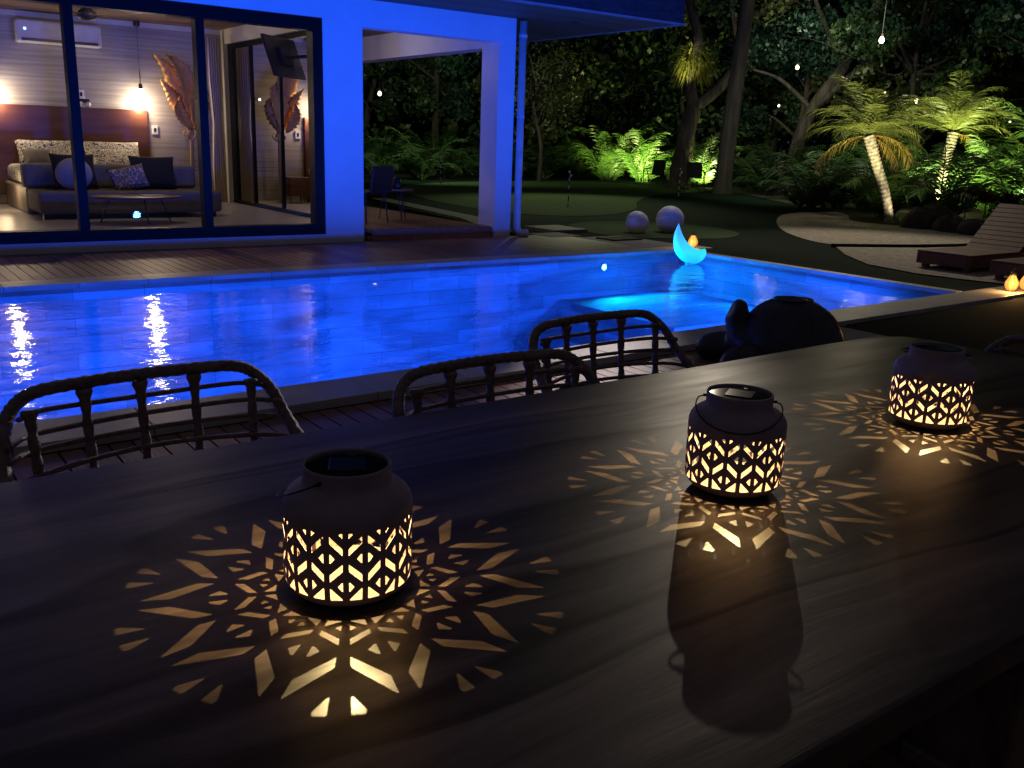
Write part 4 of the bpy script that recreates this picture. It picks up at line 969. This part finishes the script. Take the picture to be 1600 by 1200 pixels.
# ------------------------------------------------------------------ garden chairs under the forked tree
def gchair(loc, rz, lab):
    t = thing('garden_chair', lab, 'chair', loc, R_(rz), 'garden chairs under the forked tree')
    for nm, b_, m in (('seat', (-.26, .26, -.26, .24, .40, .43), 'black'),):
        q = MB(); q.box(*b_); q.build(nm, MT[m], t, bevel=.01)
    q = MB(); q.box(-.25, .25, .0, .02, 0, .52, Matrix.Translation((0, .24, .42)) @ Matrix.Rotation(R_(-14), 4, 'X')); q.build('backrest', MT['blackcloth'], t, bevel=.008)
    for s_ in (-1, 1):
        q = MB(); q.tube(crv([(s_*.28, -.26, .0), (s_*.28, -.27, .45), (s_*.28, -.22, .60), (s_*.28, .1, .61), (s_*.28, .30, .66)], 5), .016, 8); q.tube([(s_*.28, -.05, .60), (s_*.28, .25, .0)], .016, 8); q.build('side_frame', MT['matt_black'], t)
    q = MB(); q.tube([(-.28, -.2, .2), (.28, -.2, .2)], .012, 6); q.tube([(-.28, .17, .2), (.28, .17, .2)], .012, 6); q.build('stretcher', MT['matt_black'], t)
gchair((23.9, 24.3, -.01), 165, 'dark garden chair left of the forked trunk against bright ferns')
gchair((23.3, 21.75, -.01), 125, 'dark garden chair between the forked tree and the straight trunk')

# ------------------------------------------------------------------ vegetation
def quads_to_obj(verts, faces, name, m, parent=None, smooth=False):
    me = bpy.data.meshes.new(name); nv = len(verts); nf = len(faces); k = faces.shape[1]
    me.vertices.add(nv); me.vertices.foreach_set('co', verts.astype(np.float32).ravel())
    me.loops.add(nf*k); me.loops.foreach_set('vertex_index', faces.astype(np.int32).ravel())
    me.polygons.add(nf); me.polygons.foreach_set('loop_start', np.arange(0, nf*k, k, dtype=np.int32)); me.polygons.foreach_set('loop_total', np.full(nf, k, dtype=np.int32))
    me.update(calc_edges=True); me.materials.append(m)
    o = bpy.data.objects.new(name, me); C.objects.link(o)
    if parent: o.parent = parent
    return o
def leafcloud(cent, crad, n, size, seed=0, flat=.75):
    """n leaves around clump centres; returns verts, faces"""
    g = np.random.default_rng(seed); cent = np.array(cent, float); crad = np.array(crad, float)
    k = g.integers(0, len(cent), n); d = g.normal(size=(n, 3)); d /= np.linalg.norm(d, axis=1)[:, None]
    r = g.random(n)**.45; p = cent[k]+d*r[:, None]*crad[k][:, None]*np.array([1, 1, flat])
    a = g.normal(size=(n, 3)); a[:, 2] -= .35; a /= np.linalg.norm(a, axis=1)[:, None]
    b = np.cross(a, g.normal(size=(n, 3))); b /= np.linalg.norm(b, axis=1)[:, None]
    L = size*(.6+.8*g.random(n))[:, None]; w = L*.30
    v = np.stack([p-a*L*.5, p+b*w, p+a*L*.5, p-b*w], 1).reshape(-1, 3)
    return v, np.arange(n*4).reshape(-1, 4)
def tree_mesh(t, h, seed, m, nl=5200, size=.17, bare=.30, spread=2.2, trunkr=.16):
    rr = random.Random(seed); q = MB(); lean = rr.uniform(-.5, .5)
    main = crv([(0, 0, -.1), (lean*.2, rr.uniform(-.2, .2), h*.25), (lean*.6, rr.uniform(-.3, .3), h*.5), (lean, rr.uniform(-.4, .4), h*.8)], 6)
    q.tube(main, [trunkr*(1-.7*i/len(main)) for i in range(len(main))], 9)
    cents, rads = [], []
    for k in range(11):
        i = int(len(main)*(bare+.65*rr.random()*(1-bare))); i = min(i, len(main)-1); b0_ = main[i]; a = rr.uniform(0, 2*PI); l = spread*rr.uniform(.5, 1.0)
        e_ = b0_+Vector((math.cos(a)*l, math.sin(a)*l, rr.uniform(.1, 1.3))); mid = (b0_+e_)/2+Vector((0, 0, rr.uniform(-.1, .4)))
        br = crv([b0_, mid, e_], 5); q.tube(br, [trunkr*.42*(1-.75*j/len(br)) for j in range(len(br))], 6)
        for s_ in range(3):
            cents.append(tuple(e_+Vector((rr.uniform(-.7, .7), rr.uniform(-.7, .7), rr.uniform(-.6, .6))))); rads.append(rr.uniform(.35, .85))
        for s_ in range(3):
            b1 = br[rr.randrange(4, len(br))]; q.tube([b1, b1+Vector((rr.uniform(-.7, .7), rr.uniform(-.7, .7), rr.uniform(-.3, .6)))], [.018, .006], 5)
    cents.append(tuple(main[-1])); rads.append(1.0)
    tr = q.build('trunk', MT['bark'], t, smooth=True)
    v, f = leafcloud(cents, rads, nl, size, seed); quads_to_obj(v, f, 'crown', m, t)
def frond(L, arch, n, lw, ll, droop, rr, yaw, up, twist=0, base=(0, 0, 0)):
    """one feather frond: returns rachis path and leaflet quads (two per leaflet)"""
    P_, V_, = [], []
    az = Vector((math.cos(yaw), math.sin(yaw), 0)); pos = Vector(base); el = up; ds = L/n; path = [pos.copy()]
    for i in range(n):
        u = i/n; el -= arch/n*(.4+1.2*u); d = az*math.cos(el)+Vector((0, 0, math.sin(el))); pos = pos+d*ds; path.append(pos.copy())
    side = Vector((-math.sin(yaw), math.cos(yaw), 0)); vs = []
    for i in range(2, n+1):
        u = i/n; d = (path[i]-path[i-1]).normalized(); nrm = side.cross(d)
        l = ll*(.30+.70*math.sin(PI*min(1, .10+u*.84))**.6)*rr.uniform(.8, 1.12)
        for s_ in (-1, 1):
            o = (side*s_*.72+d*rr.uniform(.70, .95)+nrm*rr.uniform(.05, .40)).normalized()
            a = path[i]; m1 = a+o*l*.5; e_ = a+o*l+Vector((0, 0, -droop*l*rr.uniform(.6, 1.3))); m1.z -= droop*l*.15
            w = d*lw*.5
            vs += [a-w*.6, a+w*.6, m1+w, m1-w, m1-w, m1+w, e_+w*.12, e_-w*.12]
    return path, vs
def palm_crown(t, n, L, m, seed, name='fronds', elr=(0.1, 1.45), base=(0, 0, 0), arch=(1.2, 2.0), ll=.26, lw=.022, droop=.5, nseg=26, stalk='stalks', sm=None, yaw0=0):
    rr = random.Random(seed); vs = []; q = MB()
    for k in range(n):
        up = elr[0]+(elr[1]-elr[0])*((k+.5)/n)**.8; yaw = yaw0+k*2.399+rr.uniform(-.3, .3)
        pth, v = frond(L*rr.uniform(.85, 1.1), rr.uniform(*arch), nseg, lw, ll, droop, rr, yaw, up, 0, base); vs += v
        q.tube(pth, [.012*(1-.8*i/len(pth))+.002 for i in range(len(pth))], 5)
    V_ = np.array([tuple(p) for p in vs]); f = np.arange(len(V_)).reshape(-1, 4); o = quads_to_obj(V_, f, name, m, t)
    q.build(stalk, sm or MT['areca'], t, smooth=True); return o
def areca(seed, m, L=1.7, n=17, lab='', cat='palm', group=None, arch=(1.0, 2.0)):
    t = thing('areca_palm', lab, cat, (0, 0, 0), 0, group); rr = random.Random(seed); vs = []; q = MB()
    for k in range(n):
        yaw = k*2.399+rr.uniform(-.4, .4); up = rr.uniform(1.0, 1.5); b_ = (rr.uniform(-.25, .25), rr.uniform(-.25, .25), 0)
        pth, v = frond(L*rr.uniform(.6, 1.15), rr.uniform(*arch), 24, .040, .46, .25, rr, yaw, up, 0, b_); vs += v
        q.tube(pth, [.014*(1-.8*i/len(pth))+.003 for i in range(len(pth))], 5)
    V_ = np.array([tuple(p) for p in vs]); quads_to_obj(V_, np.arange(len(V_)).reshape(-1, 4), 'fronds', m, t); q.build('stalks', MT['areca'], t, smooth=True); return t

# --- date palms
def date_palm(base, top, lab, seed, ry=7, L=1.35):
    t = thing('date_palm', lab, 'palm', base, 0, 'uplit date palms'); b_ = Vector((0, 0, 0)); e_ = Vector(top)-Vector(base)
    pts = crv([b_+Vector((0, 0, -.05)), b_+e_*.35+Vector((.03, -.02, 0)), b_+e_*.7+Vector((.02, 0, 0)), e_], 40); n = len(pts)
    rad = [.085+.03*(i/n)**2+(.02 if i < 8 else 0) for i in range(n)]
    q = MB(); q.tube(pts, rad, 28, mod=lambda i, a: 1+.16*max(-.3, math.sin(i*.62+7*a)*math.sin(i*.62-7*a))); q.build('trunk', MT['palmbark'], t, smooth=True)
    bt = (e_.x, e_.y, e_.z)
    palm_crown(t, 27, L, MT['datepalm'], seed, elr=(.30, 1.5), base=bt, arch=(.9, 2.1), ll=.42, lw=.030, droop=.16, nseg=27, sm=MT['datepalm'])
    palm_crown(t, ry, L*.95, MT['datedry'], seed+9, name='dry_fronds', elr=(-.35, .15), base=bt, arch=(.8, 1.3), ll=.36, lw=.030, droop=.3, nseg=24, stalk='dry_stalks', sm=MT['datedry'])
    return t
date_palm((17.78, 11.04, -.02), (17.44, 11.58, 1.72), 'leaning date palm with yellowing fronds and brightly lit trunk on the gravel', 5, 3)
date_palm((21.0, 12.05, -.02), (21.43, 12.02, 1.90), 'date palm with greener fronds rising behind the dark rocks', 12, 1, 1.65)
# --- rocks
for i, (x, y, sx, sy, sz, lab) in enumerate(((17.35, 10.15, .42, .33, .26, 'large dark lava rock beside the leaning palm\'s trunk'), (17.2, 9.45, .33, .28, .19, 'low dark lava rock in the middle of the rock row'), (17.0, 8.85, .36, .26, .16, 'dark lava rock at the right end of the rock row'), (18.3, 10.4, .4, .35, .30, 'dark lava rock behind the rock row near the second palm'))):
    q = MB(); q.ell((0, 0, 0), (sx, sy, sz*1.2), 22, 14, Rz(i*37), .13, i+3); o = q.build('rock', MT['rock'], smooth=True); o.location = (x, y, .05); tag(o, lab, 'rock', 'lava rocks at the palm bed')
# --- bright arecas behind the chairs
arB = areca(2, MT['areca'], 2.3, 26, 'bright green areca palm lit from below left of the forked trunk', 'palm', None, (.7, 1.7))
arB.location = (25.0, 26.0, 0)
dup(arB, (25.1, 23.2, 0), 1.1, 'bright green areca palm lit from below right of the forked trunk')
dup(arB, (24.1, 27.0, 0), 2.3, 'yellow green areca palm lit behind the left garden chair', 1.15)
dup(arB, (22.4, 11.2, 0), 1.6, 'bright green areca palm lit behind the second date palm', 1.05)
dup(arB, (22.9, 12.9, 0), 4.6, 'bright green areca palm between the two date palms', 1.0)
dup(arB, (21.9, 9.7, 0), 3.6, 'leafy green areca palm right of the second date palm', 1.15)
dup(arB, (23.2, 10.0, 0), 5.2, 'tall leafy areca palm behind the one right of the second date palm', 1.35)
dup(arB, (18.9, 11.9, 0), 2.9, 'low drooping areca palm just behind the leaning date palm trunk', .8)
# --- hedge of darker arecas
G1 = 'dark areca palms hedging the garden'
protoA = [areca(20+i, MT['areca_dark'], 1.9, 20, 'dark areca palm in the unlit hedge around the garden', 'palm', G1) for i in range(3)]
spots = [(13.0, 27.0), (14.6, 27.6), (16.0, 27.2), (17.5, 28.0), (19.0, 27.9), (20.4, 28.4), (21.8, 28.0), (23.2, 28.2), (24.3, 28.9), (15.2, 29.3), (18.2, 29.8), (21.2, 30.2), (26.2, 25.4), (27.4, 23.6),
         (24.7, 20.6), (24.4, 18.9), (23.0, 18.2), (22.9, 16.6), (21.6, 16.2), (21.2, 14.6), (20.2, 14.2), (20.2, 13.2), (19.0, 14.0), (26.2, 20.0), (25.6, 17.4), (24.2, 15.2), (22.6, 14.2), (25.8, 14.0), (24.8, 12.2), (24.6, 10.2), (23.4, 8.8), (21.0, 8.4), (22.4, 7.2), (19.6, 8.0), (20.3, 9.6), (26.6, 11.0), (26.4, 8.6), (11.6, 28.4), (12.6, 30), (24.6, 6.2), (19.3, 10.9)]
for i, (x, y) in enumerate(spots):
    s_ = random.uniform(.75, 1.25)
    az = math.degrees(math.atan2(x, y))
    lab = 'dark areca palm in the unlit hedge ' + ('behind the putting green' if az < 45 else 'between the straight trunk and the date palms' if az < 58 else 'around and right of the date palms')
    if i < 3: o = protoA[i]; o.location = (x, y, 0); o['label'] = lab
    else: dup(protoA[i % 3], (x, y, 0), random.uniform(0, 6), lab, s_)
# --- low red-leaf plants
t0 = None
for i, (x, y) in enumerate(((19.0, 9.75), (19.3, 10.3), (18.6, 9.1))):
    t = thing('red_cordyline', ['dark red cordyline below the second date palm', 'dark red cordyline nearest the second palm trunk', 'dark red cordyline above the right end of the rocks'][i], 'plant', (x, y, 0), i*1.3, 'red leafed plants')
    g_ = np.random.default_rng(i); v = []; q = MB(); q.tube([(0, 0, 0), (.02, .01, .55)], .012, 6); q.build('stem', MT['bark'], t)
    for k in range(26):
        a = k*2.4; el = g_.uniform(.1, 1.3); L_ = g_.uniform(.25, .42); d = np.array([math.cos(a)*math.cos(el), math.sin(a)*math.cos(el), math.sin(el)]); s_ = np.array([-math.sin(a), math.cos(a), 0]); b_ = np.array([0, 0, .5])
        v += [b_, b_+d*L_*.5+s_*.035, b_+d*L_-np.array([0, 0, .06]), b_+d*L_*.5-s_*.035]
    quads_to_obj(np.array(v), np.arange(len(v)).reshape(-1, 4), 'leaves', MT['redleaf'], t)

# --- forked tree
t = thing('forked_tree', 'large dark tree with a forked trunk rising behind the putting green', 'tree', (24.16, 23.26, 0)); O = (24.16, 23.26, 0)
q = MB()
def knob(i, a): return 1+.07*math.sin(3*a+i*.5)+.05*math.sin(7*a+i*.9)
tr = crv([(24.10, 23.3, -.1), (24.16, 23.26, .6), (24.2, 23.2, 1.6), (24.35, 23.05, 2.75)], 10); q.tube(tr, [.40-.15*i/len(tr)+(.12*max(0, 1-i/5)) for i in range(len(tr))], 16, mod=knob)
lim = crv([(24.33, 23.07, 2.6), (24.22, 23.2, 3.7), (24.32, 23.08, 4.9), (24.0, 23.4, 6.4), (23.8, 23.5, 8.6)], 10); q.tube(lim, [.21-.10*i/len(lim) for i in range(len(lim))], 12, mod=knob)
lim = crv([(24.36, 23.03, 2.7), (25.0, 22.4, 3.5), (25.35, 22.0, 4.6), (25.5, 21.9, 5.6), (26.4, 20.95, 6.2), (27.3, 20.0, 7.2)], 10); q.tube(lim, [.19-.10*i/len(lim) for i in range(len(lim))], 12, mod=knob)
lim = crv([(25.3, 22.05, 4.4), (25.15, 22.3, 5.4), (24.9, 22.5, 6.8)], 6); q.tube(lim, [.10-.05*i/len(lim) for i in range(len(lim))], 10)
q.v = [(a-O[0], b-O[1], c) for a, b, c in q.v]; q.build('trunk', MT['bark'], t, smooth=True)
rr = random.Random(5); ce = [(rr.uniform(-3.5, 3.5), rr.uniform(-3.5, 3.5), rr.uniform(5.8, 9)) for _ in range(46)]
v, f = leafcloud(ce, [rr.uniform(.4, .9) for _ in ce], 9000, .16, 8); quads_to_obj(v, f, 'crown', MT['leaf_olive'], t)
# --- straight trunk
t = thing('straight_tree', 'straight bare trunked tree standing just right of the forked tree', 'tree', (21.87, 19.3, 0))
pts = crv([(0, 0, -.1), (.03, -.04, 1.2), (.08, -.10, 3.0), (.16, -.2, 5.6), (.2, -.3, 9.0)], 12)
q = MB(); q.tube(pts, [.27-.09*i/len(pts)+.05*max(0, 1-i/5) for i in range(len(pts))], 14, mod=lambda i, a: 1+.05*math.sin(4*a+i*.2)+.03*math.sin(9*a)); q.build('trunk', MT['bark2'], t, smooth=True)
ce = [(rr.uniform(-3, 3), rr.uniform(-3, 3), rr.uniform(7.5, 10.5)) for _ in range(30)]
v, f = leafcloud(ce, [rr.uniform(.5, .9) for _ in ce], 5000, .17, 11); quads_to_obj(v, f, 'crown', MT['leaf_dark'], t)
# --- leaning dark tree at right
t = thing('leaning_tree', 'dark leaning tree with crooked limbs behind the date palms', 'tree', (26.2, 20.2, 0)); q = MB()
for P_, r_ in (([(0, 0, -.1), (.05, -.1, 1.4), (.3, -.5, 2.9), (.75, -1.2, 4.2), (1.1, -1.9, 6.2), (1.3, -2.2, 8)], .26), ([(.3, -.5, 2.8), (.9, -1.5, 3.9), (1.4, -2.4, 4.6), (1.9, -3.0, 5.1), (2.1, -3.3, 6.5)], .13), ([(.7, -1.1, 4.1), (.3, -.6, 5.2), (-.1, .0, 6.6)], .12), ([(.25, -.4, 2.7), (-.6, .3, 3.6), (-1.3, .9, 3.9)], .08)):
    p = crv(P_, 8); q.tube(p, [r_*(1-.6*i/len(p)) for i in range(len(p))], 10, mod=knob)
q.build('trunk', MT['bark'], t, smooth=True)
ce = [(rr.uniform(-3, 3.5), rr.uniform(-4.5, 2), rr.uniform(3.8, 8)) for _ in range(46)]
v, f = leafcloud(ce, [rr.uniform(.35, .8) for _ in ce], 7500, .15, 15); quads_to_obj(v, f, 'crown', MT['leaf_teal'], t)
# --- epiphyte fern in the fork
t = thing('tree_fern', 'yellow green staghorn fern clump growing on the forked trunk', 'fern', (24.45, 23.35, 4.15))
g_ = np.random.default_rng(4); v = []
for k in range(520):
    c = np.array([g_.normal()*.13, g_.normal()*.13, g_.uniform(-.25, .45)]); a = g_.uniform(0, 2*PI); el = g_.uniform(-.5, 1.1); L_ = g_.uniform(.45, .95)
    d = np.array([math.cos(a)*math.cos(el), math.sin(a)*math.cos(el), math.sin(el)]); sd = np.array([-math.sin(a), math.cos(a), 0])*g_.uniform(.018, .04)
    m_ = c+d*L_*.5; e_ = c+d*L_+np.array([0, 0, -L_*g_.uniform(.3, .9)])
    v += [c-sd*.5, c+sd*.5, m_+sd, m_-sd, m_-sd, m_+sd, e_+sd*.1, e_-sd*.1]
quads_to_obj(np.array(v), np.arange(len(v)).reshape(-1, 4), 'fronds', MT['fern'], t)
g_ = np.random.default_rng(5); v = []
for k in range(160):
    a = g_.uniform(0, 2*PI); c = np.array([.25*math.cos(a), .25*math.sin(a), g_.uniform(-.35, -.05)]); L_ = g_.uniform(.3, .6); d = np.array([math.cos(a)*.8, math.sin(a)*.8, -.55]); sd = np.array([-math.sin(a), math.cos(a), 0])*.03
    v += [c-sd, c+sd, c+d*L_+sd*.2, c+d*L_-sd*.2]
quads_to_obj(np.array(v), np.arange(len(v)).reshape(-1, 4), 'dead_fronds', MT['datedry'], t)
# --- trees beyond
G2 = 'dark trees beyond the garden'
kinds = []
for i, (m, h) in enumerate((('leaf_dark', 8.5), ('leaf_teal', 9.5), ('leaf_olive', 8.0))):
    t = thing('garden_tree', ['dark leafed tree in the unlit row beyond the garden', 'bluish leafed tree in the unlit row beyond the garden', 'olive leafed tree in the unlit row beyond the garden'][i], 'tree', (0, 0, 0), 0, G2)
    tree_mesh(t, h, 40+i, MT[m], 8500, .20, .28, 2.6, .17); kinds.append(t)
tp = [(15.0, 30.5), (19.4, 32), (24.2, 31), (28.5, 27.5), (28.2, 21.6), (29.8, 18), (26.8, 16.4), (29, 13), (27.8, 9.4), (30.5, 24.5), (22.0, 31.2), (11.5, 31.5), (17.6, 34), (26.4, 32.5), (31, 15.4), (30.4, 10.4), (28.6, 5.8), (33, 20), (32, 28), (14, 35), (23.0, 26.4+4.4)]
for i, (x, y) in enumerate(tp):
    s_ = random.uniform(.85, 1.2)
    az = math.degrees(math.atan2(x, y))
    lab = ('dark leafed', 'bluish leafed', 'olive leafed')[i % 3]+' tree in the unlit row '+('seen through and beside the terrace' if az < 32 else 'behind the forked tree' if az < 50 else 'behind the leaning tree' if az < 60 else 'behind the date palms')
    if i < 3: kinds[i].location = (x, y, 0); kinds[i]['label'] = lab
    else: dup(kinds[i % 3], (x, y, 0), random.uniform(0, 6), lab, s_)
# --- far woodland, one mass
g_ = np.random.default_rng(77); ce = []
for _ in range(520):
    az = R_(g_.uniform(12, 85)); d = g_.uniform(36, 44); ce.append((d*math.sin(az), d*math.cos(az), g_.uniform(0, 15)))
v, f = leafcloud(ce, [g_.uniform(1.2, 2.4) for _ in ce], 100000, .28, 5)
ce2 = []
for _ in range(300):
    az = R_(g_.uniform(8, 90)); d = g_.uniform(47, 52); ce2.append((d*math.sin(az), d*math.cos(az), g_.uniform(0, 24)))
v2, f2 = leafcloud(ce2, [3.2 for _ in ce2], 60000, .85, 6); f = np.concatenate([f, f2+len(v)]); v = np.concatenate([v, v2]); o = quads_to_obj(v, f, 'woodland', MT['leaf_dark']); tag(o, 'mass of unlit woodland far behind the garden', 'woodland', kind='stuff')
# thin hanging shrubs / understory close to the eave
for i, (x, y, z, nl, lab, m) in enumerate(((16.4, 24.0, 3.4, 2600, 'small olive tree with fine twigs just right of the eave', 'leaf_olive'),)):
    t = thing('small_tree', lab, 'tree', (20.2, 26.2, 0)); tree_mesh(t, 5.2, 91, MT[m], nl, .12, .45, 1.6, .10)

# ------------------------------------------------------------------ string bulbs
bulbm = emimat('lit_bulb', (1, .80, .52), 8)
proto = None
BL = [((20.35, 13.50, 3.95), 1.15, 'brightest hanging bulb, high above the left date palm'), ((24.68, 19.18, 3.88), 1.0, 'hanging bulb high left of the leaning tree'), ((23.31, 18.64, 2.67), .55, 'small hanging bulb low beside the straight trunk'),
      ((25.35, 15.46, 2.87), 1.0, 'hanging bulb just above the gap between the date palms'), ((24.9, 16.2, 3.09), .4, 'faint small bulb above the left date palm\'s crown'), ((26.67, 13.38, 2.35), .45, 'small bulb at the far right among the palms'), ((13.45, 25.31, 2.61), 1.0, 'hanging bulb seen through the terrace opening')]
for i, (p, s_, lab) in enumerate(BL):
    if proto is None:
        t = proto = thing('hanging_bulb', lab, 'light bulb', p, 0, 'hanging garden bulbs')
        q = MB(); q.lathe([(0, -.07), (.03, -.065), (.05, -.035), (.052, .0), (.035, .04), (.02, .06)], 18); q.build('glass', bulbm, t, smooth=True)
        q = MB(); q.lathe([(.021, .058), (.024, .06), (.024, .12), (.010, .13), (0, .13)], 14); q.tube([(0, 0, .12), (0, 0, .75)], .006, 6); q.build('socket', MT['black'], t)
    else: t = dup(proto, p, 0, lab)
    t.scale = (s_, s_, s_)
    lamp('bulb_light', 'POINT', (p[0]-.12, p[1]-.10, p[2]-.05), (60 if i == 0 else 4)*s_, (1, .84, .58), .05)
q = MB()
tops = [(14.0, 24.0, 3.6), (13.45, 25.31, 3.5), (17.5, 27, 4.0), (23.9, 23.3, 4.6), (24.68, 19.18, 4.75), (23.31, 18.64, 3.32), (24.9, 16.2, 3.58), (25.35, 15.46, 3.83), (26.67, 13.38, 2.93), (20.35, 13.5, 5.05)]
q.tube(crv([tops[3], tops[4], tops[6], tops[7], tops[8], (27.9, 9.4, 4.2)], 8), .010, 5)
o = q.build('light_cable', MT['black'], smooth=True); tag(o, 'thin black cable carrying the hanging bulbs between the trees', 'cable')
